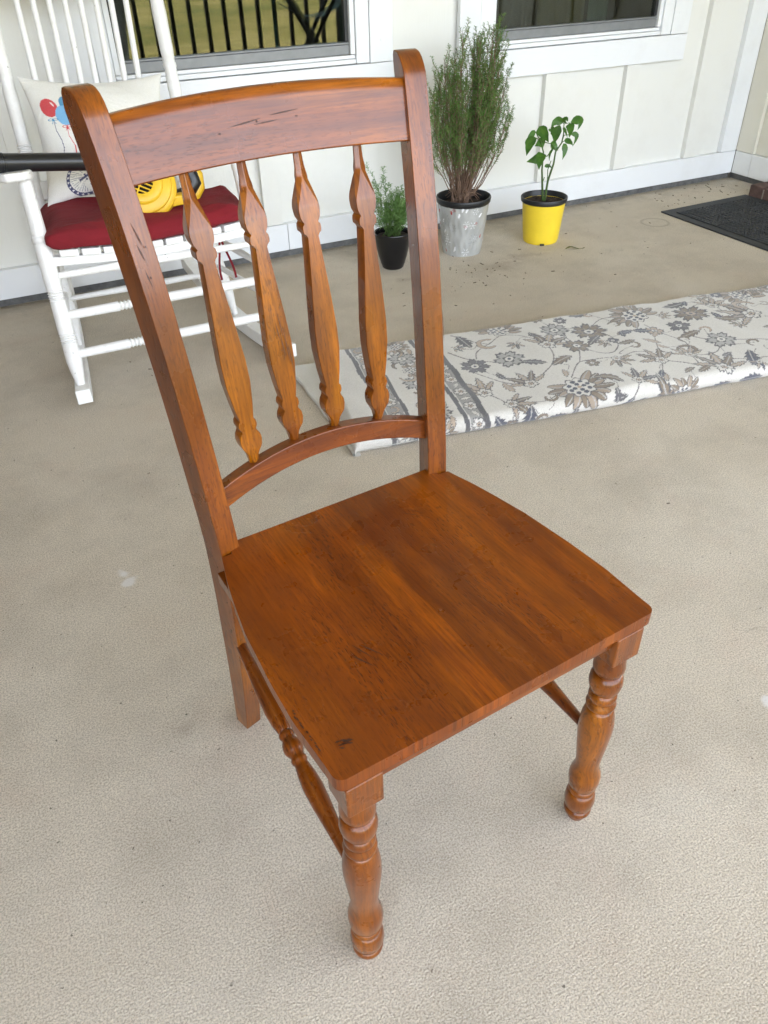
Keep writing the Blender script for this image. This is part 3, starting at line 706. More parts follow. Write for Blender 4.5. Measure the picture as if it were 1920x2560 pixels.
# ------------------------------------------------------------------ wooden chair
chair = tag(empty('dining_chair', (.3216, .8516, 0), .1085), 'orange-brown wooden dining chair with four shaped back slats and turned front legs', 'chair')
FZ = [0, .13, .25, .35, .455, .50, .55, .60, .65, .70, .75, .80, .85, .90, .95, .992]
FY = [.068, .036, .014, .003, .0005, .0057, .0121, .0189, .0264, .0345, .0435, .0535, .0647, .0773, .0916, .105]
zz_ = np.linspace(0, .992, 80); fy_ = np.interp(zz_, FZ, FY); fy_s = np.convolve(np.pad(fy_, 3, mode='reflect', reflect_type='odd'), np.ones(7)/7, 'valid')
OX = [.1850, .1868, .1878, .1880, .1884, .1897, .1915, .1933, .1953, .1973, .1996, .2020, .2047, .2076, .2110, .2141]
def front_y(z): return float(np.interp(z, zz_, fy_s))
def outer_x(z): return float(np.interp(z, FZ, OX))
def post(s):
    A_ = .235; ca, sa = math.cos(A_), math.sin(A_)
    rows = [(0, 0, z, lin(z, [0, .1, .3, .9, .95, .992], [.033, .036, .042, .042, .041, .040]), z) for z in np.linspace(0, .985, 36)]
    rows += [(.0004, 0, .992, .040, .992), (.0030, 0, 1.000, .0385, 1.0015), (.0075, 0, 1.0068, .036, 1.0085), (.0135, 0, 1.0112, .032, 1.0128), (.021, 0, 1.0135, .027, 1.0142)]
    V = []; F = []
    for (f0, _, zf, D, zr) in rows:
        zc = min(zf, .992); x0 = outer_x(zc); y0 = front_y(zc)+(.30*(zf-.992) if zf > .992 else 0); wd = .030
        P0 = lambda u, v: (s*(x0-u*ca+v*sa), y0+u*sa+v*ca)
        for (u, v, z) in ((0, f0, zf), (wd, f0, zf), (wd, D, zr), (0, D, zr)):
            a_, b_ = P0(u, v); V.append((a_, b_, z))
    n = len(rows)
    for i in range(n-1):
        for k in range(4): F.append((i*4+k, i*4+(k+1) % 4, (i+1)*4+(k+1) % 4, (i+1)*4+k))
    F.append((0, 1, 2, 3)); F.append(tuple((n-1)*4+k for k in range(4)))
    return mesh('rear_post', V, F, M_wz, chair, smooth=32, bevel=.002)
post(-1); post(1)
# curved rails
def rail_(name, x0, x1, zb, zt, yfun, th, mat, bev=.003, round_top=0):
    V = []; F = []; n = 40
    for i in range(n+1):
        x = x0+(x1-x0)*i/n; a, b = zb(x), zt(x)
        sec = []
        m = 6
        for k in range(m+1):
            z = a+(b-a)*k/m; sec.append((x, yfun(x, z), z))
        if round_top:
            sec[-1] = (x, yfun(x, b-.006), b-.006); sec.append((x, yfun(x, b)+.005, b+.0015)); sec.append((x, yfun(x, b)+th-.006, b+.002))
        for k in range(m, -1, -1):
            z = a+(b-a)*k/m-(0.004 if (k == m and round_top) else 0); sec.append((x, yfun(x, z)+th, z))
        V += sec; ns = len(sec)
    for i in range(n):
        for k in range(ns): F.append((i*ns+k, i*ns+(k+1) % ns, (i+1)*ns+(k+1) % ns, (i+1)*ns+k))
    F.append(tuple(range(ns))); F.append(tuple(n*ns+k for k in range(ns)))
    return mesh(name, V, F, mat, chair, smooth=35, bevel=bev)
bow = lambda x, d: d*(1-(x/.19)**2)
crest = rail_('crest_rail', -.189, .189, lambda x: .9165+.005*(1-(x/.19)**2), lambda x: .984+.0085*(1-(x/.19)**2), lambda x, z: front_y(min(z, .992))+.011+(.35*(z-.992) if z > .992 else 0)+bow(x, .014), .021, M_wx, .0025, 1)
lower = rail_('lower_rail', -.170, .170, lambda x: .507+.030*(1-(x/.17)**2), lambda x: .538+.029*(1-(x/.17)**2), lambda x, z: front_y(z)+.016+bow(x, .014), .019, M_wx, .002)
# shaped back slats
PT = [0, .05, .085, .12, .155, .18, .205, .224, .229, .244, .259, .263, .35, .48, .60, .68, .76, .818, .823, .837, .851, .856, .880, .900, .922, .944, .960, .978, 1]
PW = [5.4, 6.2, 8.2, 11.2, 14.2, 15.2, 14.0, 10.2, 12.6, 13.4, 12.4, 7.9, 10.2, 14.0, 17.0, 17.0, 13.6, 10.0, 12.4, 13.4, 12.0, 9.8, 15.0, 15.8, 14.4, 10.2, 7.6, 6.8, 6.4]
def slat(xb, xt, zt_, zb_):
    V = []; F = []; n = 130
    for i in range(n+1):
        t = i/n; z = zt_+(zb_-zt_)*t; x = xt+(xb-xt)*t
        w_ = lin(t, PT, PW)/1000
        # width of the flat face: runs out to a point at both ends
        lf = 1.0
        if t < .225: lf = max(0, min(1, (t-.082)/.085))**.7
        if t > .93: lf = max(0, (1.0-t)/.07)**.6
        fw = (w_-.0008)*lf
        rec = .0065*(1-lf) if t < .5 else .0055*(1-lf)
        xc = (x/.17); y0 = front_y(min(z, .98))+.012+.0065*t+.014*(1-xc*xc)
        yF = y0+rec; yB = y0+.0190-rec
        k = min(w_*.55, .0045)*(1-lf)+.0006
        V += [(x-fw*.98-.0004, yF, z), (x+fw*.98+.0004, yF, z), (x+w_, yF+k+.0006, z), (x+w_, yB-k, z), (x+w_*.6, yB, z), (x-w_*.6, yB, z), (x-w_, yB-k, z), (x-w_, yF+k+.0006, z)]
    for i in range(n):
        for q in range(8): F.append((i*8+q, i*8+(q+1) % 8, (i+1)*8+(q+1) % 8, (i+1)*8+q))
    F.append(tuple(range(8))); F.append(tuple(n*8+q for q in range(8)))
    return mesh('back_slat', V, F, M_ws, chair, smooth=28)
for xb, xt, zb_ in ((-.1057, -.1168, .5535), (-.0401, -.0429, .564), (.0257, .032, .564), (.0958, .1135, .5545)): slat(xb, xt, .9225, zb_)
# seat
SYs = [-.392, -.39, -.36, -.299, -.236, -.15, -.093, -.063, -.016, 0, .0005, .026]
SX_ = [.205, .214, .2285, .230, .2275, .221, .211, .2065, .1945, .1895, .172, .168]
def hw(y):
    if y < -.372:
        t = max(0, (-.381-y)/.012); return .2265-.012*(1-math.sqrt(max(0, 1-t*t)))
    return lin(y, [-.372, -.30, -.236, -.15, -.093, -.05, 0, .0006, .026], [.2265, .2300, .2275, .2205, .211, .2025, .1895, .1740, .172])
ys = [-.393, -.3925, -.3915, -.390, -.388, -.385, -.381, -.376, -.372]+list(np.linspace(-.36, -.012, 34))+[-.004, 0, .0006, .012, .024]
nu = 44; V = []; F = []
for y in ys:
    for i in range(nu+1):
        u_ = -1+2*i/nu; x = hw(y)*u_
        dip = 0
        for cx_ in (-.095, .095): dip += .0075*math.exp(-((x-cx_)/.075)**2-((y+.20)/.13)**2)
        dip += .0035*math.exp(-(x/.13)**2)*max(0, min(1, (-.26-y)/.13))
        V.append((x, y, .455-dip))
nv = len(ys); top = len(V)
for j_ in range(nv-1):
    for i in range(nu): F.append((j_*(nu+1)+i, j_*(nu+1)+i+1, (j_+1)*(nu+1)+i+1, (j_+1)*(nu+1)+i))
loop = [i for i in range(nu+1)]+[j_*(nu+1)+nu for j_ in range(1, nv)]+[(nv-1)*(nu+1)+i for i in range(nu-1, -1, -1)]+[j_*(nu+1) for j_ in range(nv-2, 0, -1)]
b1 = len(V)
for k in loop: x, y, z = V[k]; V.append((x, y, .4355))
b2 = len(V)
for k in loop: x, y, z = V[k]; V.append((x*.965, -.2+(y+.2)*.965, .4275))
L_ = len(loop)
for k in range(L_):
    F.append((loop[k], loop[(k+1) % L_], b1+(k+1) % L_, b1+k)); F.append((b1+k, b1+(k+1) % L_, b2+(k+1) % L_, b2+k))
F.append(tuple(b2+k for k in range(L_)))
mesh('seat', V, F, M_wy, chair, smooth=38, bevel=.0018)
# front legs
LP = [(0, .0140), (.003, .0150), (.0145, .0178), (.0155, .0204), (.020, .0213), (.0245, .0203), (.0262, .0180), (.031, .0212), (.045, .0233), (.058, .0224), (.066, .0205), (.0675, .0180), (.070, .0202), (.0735, .0208), (.077, .0200), (.0785, .0186), (.084, .0215), (.096, .0232), (.108, .0236), (.118, .0220), (.130, .0184), (.140, .0176), (.155, .0186), (.185, .0218), (.215, .0243), (.232, .0244), (.250, .0226), (.262, .0202), (.266, .0186), (.2675, .0168), (.271, .0200), (.275, .0209), (.279, .0202), (.2825, .0172), (.285, .0170), (.288, .0192), (.2925, .0197), (.297, .0190), (.3005, .0162), (.304, .0186), (.311, .0214), (.320, .0229), (.330, .0222), (.337, .0198), (.3385, .0165), (.342, .0190), (.348, .0212), (.354, .0216), (.360, .0208), (.368, .0200), (.380, .0200)]
def front_leg(s):
    M = Matrix.Translation((s*.1936, -.3675, 0))
    mb = MB(); mb.lathe(LP, M, 40)
    o = mb.build('front_leg', M_wz, chair, smooth=50)
    h = .0230
    mesh('leg_block', [tuple(M @ Vector(v)) for v in [(x, y, z) for x in (-h, h) for y in (-h, h) for z in (.378, .428)]],
         [(0, 1, 3, 2), (4, 6, 7, 5), (0, 4, 5, 1), (2, 3, 7, 6), (0, 2, 6, 4), (1, 5, 7, 3)], M_wz, o, smooth=0, bevel=.0025)
front_leg(-1); front_leg(1)
# aprons
def apron(x0, x1, y0, y1): MB().box(x0, x1, y0, y1, .4085, .4285).build('apron', M_wx if abs(x1-x0) > .1 else M_wyl, chair, smooth=0, bevel=.0015)
apron(-.1715, .1715, -.382, -.364); apron(-.150, .150, .012, .030)
apron(-.199, -.181, -.345, .004); apron(.181, .199, -.345, .004)
# side stretchers
SPf = [(0, .0065), (.012, .0078), (.05, .0098), (.10, .0130), (.125, .0138), (.145, .0125), (.158, .0098), (.160, .0090), (.163, .0108), (.167, .0112), (.170, .0098), (.172, .0095), (.178, .0128), (.185, .0140), (.192, .0128), (.198, .0095), (.200, .0098), (.203, .0112), (.207, .0108), (.210, .0092), (.214, .0100), (.228, .0125), (.245, .0138), (.27, .0128), (.31, .0098), (.345, .0078), (.375, .0065)]
for s in (-1, 1):
    a = Vector((s*.181, .030, .262)); b_ = Vector((s*.1915, -.358, .168 if s < 0 else .205)); L = (b_-a).length
    MB().lathe([(z*L/.375, r*1.05) for z, r in SPf], align(a, b_), 24).build('side_stretcher', M_wyl, chair, smooth=50)
a, b_ = Vector((-.172, .03, .335)), Vector((.172, .03, .335)); MB().tube([a, b_], .009, 14).build('rear_stretcher', M_wx, chair)
# distress marks: thin dark slivers let into the surface
def sliver(p, q, wd, nrm, lift=.00035, n=7):
    p = Vector(p); q = Vector(q); ax = (q-p); sd_ = ax.cross(nrm).normalized(); V = []; F = []
    rr = random.Random(int(p.x*1e4+q.z*1e4))
    for i in range(n+1):
        t = i/n; c = p+ax*t+nrm*lift; w2 = wd*math.sin(math.pi*min(max(t, .04), .96))**.8*(.7+.5*rr.random())/2
        V += [c-sd_*w2, c+sd_*w2]
    for i in range(n): F.append((2*i, 2*i+1, 2*i+3, 2*i+2))
    return V, F
def marks(name, items, mat=M_mark):
    mb = MB()
    for V, F in items: mb.add(V, F)
    return tag(mb.build(name, mat, chair, smooth=0, recalc=False), kind='stuff')
def cy(x, z): return front_y(min(z, .992))+.011+bow(x, .014)
def nf(z): 
    e = .004; dy = (front_y(z+e)-front_y(z-e))/(2*e); return Vector((0, -1, dy)).normalized()
it = []
for (x0, z0, x1, z1, wd) in ((-.050, .958, -.010, .9625, .0016), (.002, .9645, .040, .967, .0017), (-.020, .957, .012, .9590, .0015), (.034, .960, .038, .9600, .0016), (-.066, .953, -.0635, .953, .0028), (-.017, .9600, -.0145, .9600, .0028)):
    it.append(sliver((x0, cy(x0, z0), z0), (x1, cy(x1, z1), z1), wd, nf(.96)))
marks('crest_scratches', it)
it = []
for (x0, z0, x1, z1) in ((-.1965, .886, -.190, .862), (-.197, .866, -.1915, .846), (-.199, .850, -.194, .812), (-.196, .842, -.191, .818), (-.1875, .861, -.187, .8585), (-.1905, .829, -.190, .826)):
    it.append(sliver((x0, front_y(z0)+.003, z0), (x1, front_y(z1)+.003, z1), .0016, nf((z0+z1)/2), .0007))
for (x0, z0, x1, z1) in ((.193, .700, .194, .668), (.199, .705, .198, .660), (.187, .712, .1875, .708), (.1925, .668, .193, .664)):
    it.append(sliver((x0, front_y(z0)+.003, z0), (x1, front_y(z1)+.003, z1), .0013, nf((z0+z1)/2), .0007))
marks('post_scratches', it)
up = Vector((0, 0, 1)); it = []
def sz(x, y):
    dip = 0
    for c_ in (-.095, .095): dip += .0075*math.exp(-((x-c_)/.075)**2-((y+.20)/.13)**2)
    return .455-dip-.0035*math.exp(-(x/.13)**2)*max(0, min(1, (-.26-y)/.13))
for (x0, y0, x1, y1, wd) in ((-.118, -.232, -.108, -.262, .0016), (-.110, -.236, -.094, -.268, .0017), (-.128, -.246, -.113, -.276, .0017), (.070, -.048, .094, -.072, .0013), (.082, -.046, .100, -.068, .0012)):
    it.append(sliver((x0, y0, sz(x0, y0)), (x1, y1, sz(x1, y1)), wd, up, .0006))
for k in range(9):
    x0 = -.197+rnd.uniform(-.008, .006); y0 = -.352+rnd.uniform(-.005, .005); it.append(sliver((x0, y0, .4548), (x0+rnd.uniform(.004, .009), y0-rnd.uniform(.000, .005), .4548), .0022, up, .0004))
for k in range(14):
    y0 = -.285-.0045*k+rnd.uniform(-.002, .002); x0 = -hw(y0)+.0045+rnd.uniform(-.001, .0015); it.append(sliver((x0, y0, .4548), (x0+.001, y0-rnd.uniform(.003, .006), .4548), .0018, up, .0007))
marks('seat_scratches', it)
it = []
xb_ = -.0405
for (dx, z0, z1) in ((.002, .745, .715), (.006, .728, .680), (.009, .705, .668), (-.003, .735, .712), (.001, .715, .690), (-.002, .70, .698), (.008, .700, .698), (.005, .742, .740)):
    it.append(sliver((xb_+dx, front_y(z0)+.0265, z0), (xb_+dx+.002, front_y(z1)+.0265, z1), .0012, nf((z0+z1)/2), .0007))
marks('slat_scratches', it)

# ------------------------------------------------------------------ rocking chair
rk = tag(empty('rocking_chair', (.34, 2.24, 0)), 'white chipped wooden rocking chair with red seat cushion by the wall', 'rocking chair')
O = Vector((.34, 2.24, 0))
def rp(name, mb, mat=None, parent=None, **k):
    for i, v in enumerate(mb.V): mb.V[i] = (v[0]-O.x, v[1]-O.y, v[2]-O.z)
    return mb.build(name, mat or M_cr, parent or rk, **k)
def LGL(z): t = (z-.05)/.57; return Vector((.054+.010*t, 2.255+.160*t, z))
def LGR(z): t = (z-.05)/.57; return Vector((.694-.048*t, 2.262+.135*t, z))
def rocker(p0, p1):
    V = []; F = []; n = 34; h = .044; wd = .0215
    for i in range(n+1):
        t = i/n; y = 2.195+.90*t; x = p0+(p1-p0)*t; zb = .002+.20*(t-.44)**2*(.95 if t < .44 else 1.15)
        V += [(x-wd, y, zb), (x+wd, y, zb), (x+wd, y, zb+h), (x-wd, y, zb+h)]
    for i in range(n):
        for k in range(4): F.append((i*4+k, i*4+(k+1) % 4, (i+1)*4+(k+1) % 4, (i+1)*4+k))
    F.append((0, 1, 2, 3)); F.append(tuple(n*4+k for k in range(4)))
    rp('rocker', MB().add(V, F), bevel=.003)
rocker(.052, .125); rocker(.690, .585)
def rings(c, r, d=.005): return [(c-.016, r), (c-.0145, r+.001), (c-.012, r-.0028), (c-.0085, r+.0015), (c-.005, r-.0028), (c-.0015, r+.0015), (c+.002, r-.0028), (c+.0055, r+.0015), (c+.009, r-.0028), (c+.012, r+.001), (c+.014, r)]
legp = [(.0, .0125), (.035, .0135), (.065, .019), (.095, .0225)]+rings(.165, .0225)+[(.195, .0225), (.26, .0215)]+rings(.285, .0215)+[(.32, .0225), (.40, .0225)]+[(.422, .0225), (.426, .0200), (.430, .023), (.440, .023), (.444, .0195), (.45, .021), (.51, .0195)]+[(.535, .0195), (.540, .0172), (.545, .0195), (.585, .018), (.595, .017)]
for fn in (LGL, LGR): rp('front_leg', MB().lathe(legp, align(fn(.046), fn(.64)), 24), smooth=50)
# back posts (lean back) and their lower legs
KB = .38
def bpnt(x, z): return Vector((x, 2.70+(z-.44)*KB, z))
for xb, xt in ((.094, .116), (.578, .606)):
    p, q = bpnt(xb, .40), bpnt(xt, 1.14); L = (q-p).length; k = L/.77
    pp = [(0, .019), (.05, .020), (.16, .021)]+[(z, r) for z, r in rings(.225, .0205)]+[(.25, .0185), (.36, .0205), (.405, .0185), (.41, .0205), (.418, .0205), (.422, .0185), (.46, .0205), (.56, .0215), (.60, .019), (.606, .0215), (.64, .021), (.74, .018), (.77, .0165)]
    rp('back_post', MB().lathe([(z*k, r) for z, r in pp], align(p, q), 24), smooth=50)
    rp('rear_leg', MB().lathe(smoothprof([(0, .010), (.03, .0115), (.09, .0195), (.20, .0205), (.34, .0195), (.395, .019)]), align((xb+(.0 if xb < .3 else .055), 2.61, .035), p+Vector((0, 0, .01))), 20), smooth=60)
# top and bottom back rails, eight rods
rp('top_rail', MB().box(.12, .60, -.012, .012, -.06, .06, Matrix.Translation(bpnt(0, 1.07)) @ Matrix.Rotation(-math.atan(KB), 4, 'X')), bevel=.008)
rp('bottom_rail', MB().box(.10, .58, -.012, .012, -.028, .028, Matrix.Translation(bpnt(0, .505)) @ Matrix.Rotation(-math.atan(KB), 4, 'X')), bevel=.006)
for i in range(8):
    xt = .196+.0450*i; xb = .170+.0420*i+.003
    rp('back_rod', MB().tube([bpnt(xb, .51), bpnt(xb+(xt-xb)*.5, .78), bpnt(xt, 1.03)], [.0078, .0092, .0085], 14), smooth=60)
# arms
def arm(f, b, s):
    V = []; F = []; n = 26
    for i in range(n+1):
        t = i/n; c = f.lerp(b, t)
        if t < .10: hw_ = .045*math.sqrt(max(.05, 1-((.10-t)/.10)**2*.75))
        else: hw_ = .045-.022*((t-.10)/.90)
        z = c.z+.004*math.sin(t*5)
        V += [(c.x-hw_, c.y, z-.012), (c.x+hw_, c.y, z-.012), (c.x+hw_, c.y, z+.011), (c.x-hw_, c.y, z+.011)]
    for i in range(n):
        for k in range(4): F.append((i*4+k, i*4+(k+1) % 4, (i+1)*4+(k+1) % 4, (i+1)*4+k))
    F.append((0, 1, 2, 3)); F.append(tuple(n*4+k for k in range(4)))
    rp('arm', MB().add(V, F), bevel=.007, seg=3)
arm(Vector((.042, 2.352, .634)), Vector((.062, 2.745, .575)), 1); arm(Vector((.668, 2.335, .634)), Vector((.612, 2.745, .575)), -1)
# seat: curved front and back rails carrying slats
SL, SRt = .084, .668
def dipz(t): return .420-.016*math.sin(math.pi*t)
for y, z_, a, b in ((2.356, 0, SL-.006, SRt-.006), (2.70, -.004, .10, .58)):
    V = []; F = []; n = 24
    for i in range(n+1):
        t = i/n; x = a+(b-a)*t; z = dipz(t)+z_
        V += [(x, y-.011, z-.026), (x, y+.011, z-.026), (x, y+.011, z), (x, y-.011, z)]
    for i in range(n):
        for k in range(4): F.append((i*4+k, i*4+(k+1) % 4, (i+1)*4+(k+1) % 4, (i+1)*4+k))
    F.append((0, 1, 2, 3)); F.append(tuple(n*4+k for k in range(4)))
    rp('seat_rail', MB().add(V, F), bevel=.003)
ns = 9
for i in range(ns):
    t0 = (i+.06)/ns; t1 = (i+.94)/ns; x0 = SL+.010+(SRt-SL-.055)*t0; x1 = SL+.010+(SRt-SL-.055)*t1; xr0 = .11+.46*t0; xr1 = .11+.46*t1
    z0, z1 = dipz(t0)+.001, dipz(t1)+.001; y0, y1 = 2.330+rnd.uniform(-.002, .002), 2.705
    V = [(x0, y0, z0), (x1, y0, z1), (x1, y0, z1+.020), (x0, y0, z0+.020), (xr0, y1, z0-.004), (xr1, y1, z1-.004), (xr1, y1, z1+.016), (xr0, y1, z0+.016)]
    rp('seat_slat', MB().add(V, [(0, 1, 2, 3), (4, 5, 6, 7), (0, 1, 5, 4), (3, 2, 6, 7), (0, 3, 7, 4), (1, 2, 6, 5)]), bevel=.0035, smooth=0)
# stretchers
def strp(L, r):
    c1 = L*.30; c2 = L*.70; P = [(0, r*.72), (L*.03, r*.9)]
    for c in (c1, c2): P += [(c-.030, r), (c-.024, r*1.02), (c-.0225, r*.66), (c-.017, r), (c-.011, r*.66), (c-.0055, r), (c, r*.66), (c+.0055, r), (c+.011, r*.66), (c+.017, r), (c+.0225, r*.66), (c+.024, r*1.02), (c+.030, r)]
    return P+[(L*.97, r*.9), (L, r*.72)]
for z in (.155, .262):
    a_, b_ = LGL(z), LGR(z); rp('front_stretcher', MB().lathe(strp((b_-a_).length, .0145), align(a_, b_), 18), smooth=45)
a_, b_ = LGL(.368), LGR(.368); rp('front_stretcher', MB().tube([a_, (a_+b_)/2, b_], [.009, .0125, .009], 16), smooth=60)
for z in (.195, .315): rp('rear_stretcher', MB().tube([(.098, 2.63, z), (.34, 2.63, z), (.60, 2.63, z)], [.008, .0115, .008], 14), smooth=60)
for fn, x2 in ((LGL, .096), (LGR, .60)):
    for z in (.20, .30): a_ = fn(z); b_ = Vector((x2, 2.64, z+.015)); rp('side_stretcher', MB().tube([a_, (a_+b_)/2, b_], [.008, .0115, .008], 14), smooth=60)

# ------------------------------------------------------------------ cushion
def puffy(name, cx, cy, cz, sx, sy, sz, mat, parent, e=4.0, n=40, wr=.004, seed=0, pinch=0):
    V = []; F = []; m = n//2
    for i in range(m+1):
        ph = -math.pi/2+math.pi*i/m
        for k in range(n*2):
            th_ = 2*math.pi*k/(n*2)
            f = lambda c, q: math.copysign(abs(c)**q, c)
            x = f(math.cos(ph), .45)*f(math.cos(th_), 2/e); y = f(math.cos(ph), .45)*f(math.sin(th_), 2/e); z = f(math.sin(ph), .75)
            p = Vector((x*sx/2, y*sy/2, z*sz/2))
            nz = noise.noise(Vector((x*2.2+seed, y*2.2, z*1.3)))*wr*2+noise.noise(Vector((x*6+seed, y*6, z*3)))*wr*.8
            p += Vector((x*.3, y*.3, .9*math.copysign(1, z) if abs(z) > .05 else 0))*nz
            V.append((p.x+cx, p.y+cy, p.z+cz))
    for i in range(m):
        for k in range(n*2): F.append((i*n*2+k, i*n*2+(k+1) % (n*2), (i+1)*n*2+(k+1) % (n*2), (i+1)*n*2+k))
    return mesh(name, V, F, mat, parent, smooth=80)
cu = tag(empty('seat_cushion', (.34, 2.47, .44)), 'thick dark red cushion on the seat of the white rocking chair', 'cushion')
cb_ = puffy('cushion_body', 0, 0, 0, 2, 2, .064, M_red, cu, e=22, n=60, wr=.0075, seed=3)
for v in cb_.data.vertices:      # the cushion has slid askew on the seat
    s_u, t_v = (v.co.x+1)/2, (v.co.y+1)/2
    a_ = Vector((.068, 2.316)).lerp(Vector((.640, 2.312)), s_u); b_ = Vector((.086, 2.690)).lerp(Vector((.662, 2.590)), s_u); q = a_.lerp(b_, t_v)
    z_ = .466-.008*t_v-.016*math.sin(math.pi*s_u)*(1-t_v)+v.co.z+.006*math.sin(s_u*7)
    v.co = (q.x-.34, q.y-2.47, z_-.44)
# piping along the lower front edge and ties
for x, dx in ((.235, .012), (.262, -.01)):
    V = []; F = []
    for i in range(12):
        t = i/11; px = x+dx*math.sin(t*5)+.01*t; pz = -.02-.20*t; py = .06-.05*t
        V += [(px-.004, py, pz), (px+.004, py+.003, pz)]
    for i in range(11): F.append((2*i, 2*i+1, 2*i+3, 2*i+2))
    mesh('tie', V, F, M_red, cu)

# ------------------------------------------------------------------ pillow with printed balloons and wheels
NP = 230
s_, t_ = np.meshgrid(np.linspace(0, 1, NP), np.linspace(0, 1, NP), indexing='ij')
TL = np.array((.134, 2.792, .808)); TR = np.array((.552, 2.785, .785)); BL = np.array((.112, 2.60, .488)); BR = np.array((.515, 2.59, .482))
A = 2*s_-1; B = 2*t_-1
sp = s_+.06*np.sign(A)*abs(A)*(-(1-B*B))*1.0; tp = t_-.055*np.sign(B)*abs(B)*(1-A*A)*1.3
Pm = ((1-sp)*(1-tp))[..., None]*TL+(sp*(1-tp))[..., None]*TR+((1-sp)*tp)[..., None]*BL+(sp*tp)[..., None]*BR
nrm = np.array((-.04, -.86, .45)); nrm /= np.linalg.norm(nrm)
puff = .062*(np.clip(1-A**2, 0, 1)**.55)*(np.clip(1-B**2, 0, 1)**.55)
wr_ = .005*np.sin(s_*9+t_*14)*np.exp(-((t_-.75)/.25)**2)*(1-A*A)+.003*np.sin(t_*17-s_*11)
puff_f = puff+wr_*np.clip(puff/.03, 0, 1)
PF = Pm+puff_f[..., None]*nrm; PB = Pm-(puff*.6)[..., None]*nrm
pc = np.empty((NP, NP, 3)); pc[:] = (.76, .75, .71)
def pput(mask, c): pc[mask] = c
asp = 1.17
def ell(cx_, cy_, rx, ry, rot=0):
    x = s_+.037-cx_; y = (t_-cy_-.04); X = x*math.cos(rot)+y*math.sin(rot); Y = -x*math.sin(rot)+y*math.cos(rot); return (X/rx)**2+(Y/ry)**2
RED = (.58, .02, .035); BLU = (.16, .42, .70); NAVY = (.012, .02, .11); TEA = (.03, .24, .45)
def line(pts, th, c):
    for (x0, y0), (x1, y1) in zip(pts[:-1], pts[1:]):
        y0 += .04; y1 += .04
        L = math.hypot(x1-x0, y1-y0); dx, dy = (x1-x0)/L, (y1-y0)/L; u = (s_+.037-x0)*dx+(t_-y0)*dy; v = abs(-(s_+.037-x0)*dy+(t_-y0)*dx)
        pput((u >= -th) & (u <= L+th) & (v < th), c)
def balloon(x, y, r, c, sc_=True):
    pput(ell(x, y, r, r*1.22, -.15) < 1, c); pput(ell(x+r*.48, y-r*.42, r*.10, r*.34, -.5) < 1, (.8, .75, .75))
line([(.171, .34), (.171, .41), (.197, .50), (.205, .56), (.187, .66)], .0028, NAVY); line([(.262, .40), (.259, .47), (.292, .56), (.292, .66)], .0028, RED)
balloon(.306, .190, .058, TEA); balloon(.166, .222, .062, RED); balloon(.268, .295, .070, BLU)
for (x, y, c) in ((.170, .320, TEA), (.262, .388, RED)):
    for s in (-1, 1): m_ = ell(x+s*.018, y, .020, .011); pput((m_ < 1) & (m_ > .35), c); line([(x, y), (x+s*.014, y+.035)], .0025, c)
for (x, y) in ((.175, .585), (.121, .61), (.34, .6), (.40, .61)): m_ = ell(x, y, .022, .03); pput((m_ < 1) & (m_ > .3) & (t_ < y+.01), (.35, .01, .04))
for (cx_, cy_) in ((.305, .865), (.785, .865)):
    r_ = .155; x = (s_-cx_)/r_; y = (t_-cy_)/(r_*.93); rr = np.hypot(x, y); ph = np.arctan2(y, x)
    ringm = (rr < 1.0) & (rr > .84); pput(ringm, NAVY)
    k = np.mod(ph/(2*math.pi)*22, 1)-.5; st = np.hypot(k*1.5, (rr-.92)*6); pput(ringm & (st < .28+.08*np.cos(5*np.arctan2((rr-.92)*6, k*1.5))), (.8, .8, .8))
    spoke = (rr < .8) & (rr > .22) & (np.mod(ph/(2*math.pi)*36, 1) < .22+.0*rr) & (np.mod(np.floor(ph/(2*math.pi)*36)*.37, 1) < rr*1.1+.15); pput(spoke, (.10, .12, .20))
    m_ = rr < .2; pput(m_ & (np.mod(ph/(2*math.pi)*5, 1) < .5), NAVY); pput(rr < .07, (.8, .8, .8))
line([(.295, .845), (.40, .79), (.52, .72), (.66, .77), (.785, .835)], .009, NAVY); line([(.40, .76), (.37, .60)], .009, NAVY); line([(.66, .76), (.70, .58)], .008, NAVY)
pill = tag(empty('pillow', (.33, 2.66, .52)), 'off-white throw pillow printed with balloons and bicycle wheels on the rocking chair', 'pillow')
off = np.array((.33, 2.66, .52))
V1 = (PF-off).reshape(-1, 3); V2 = (PB-off)[::6, ::6]; ii = np.arange(NP*NP).reshape(NP, NP)
FF = np.stack([ii[:-1, :-1], ii[:-1, 1:], ii[1:, 1:], ii[1:, :-1]], -1).reshape(-1, 4)
M_pil = fabric('printed_linen', (.7, .68, .62), .05, 800, attr=True, bmp=.0005, wr=.004)
colour_mesh('front_panel', V1, FF, pc.reshape(-1, 3), M_pil, pill)
n2 = V2.shape[0]; i2 = np.arange(n2*V2.shape[1]).reshape(n2, -1)
F2 = np.stack([i2[:-1, :-1], i2[1:, :-1], i2[1:, 1:], i2[:-1, 1:]], -1).reshape(-1, 4)
colour_mesh('back_panel', V2.reshape(-1, 3), F2, np.tile((.70, .68, .62), (V2.size//3, 1)), M_pil, pill)

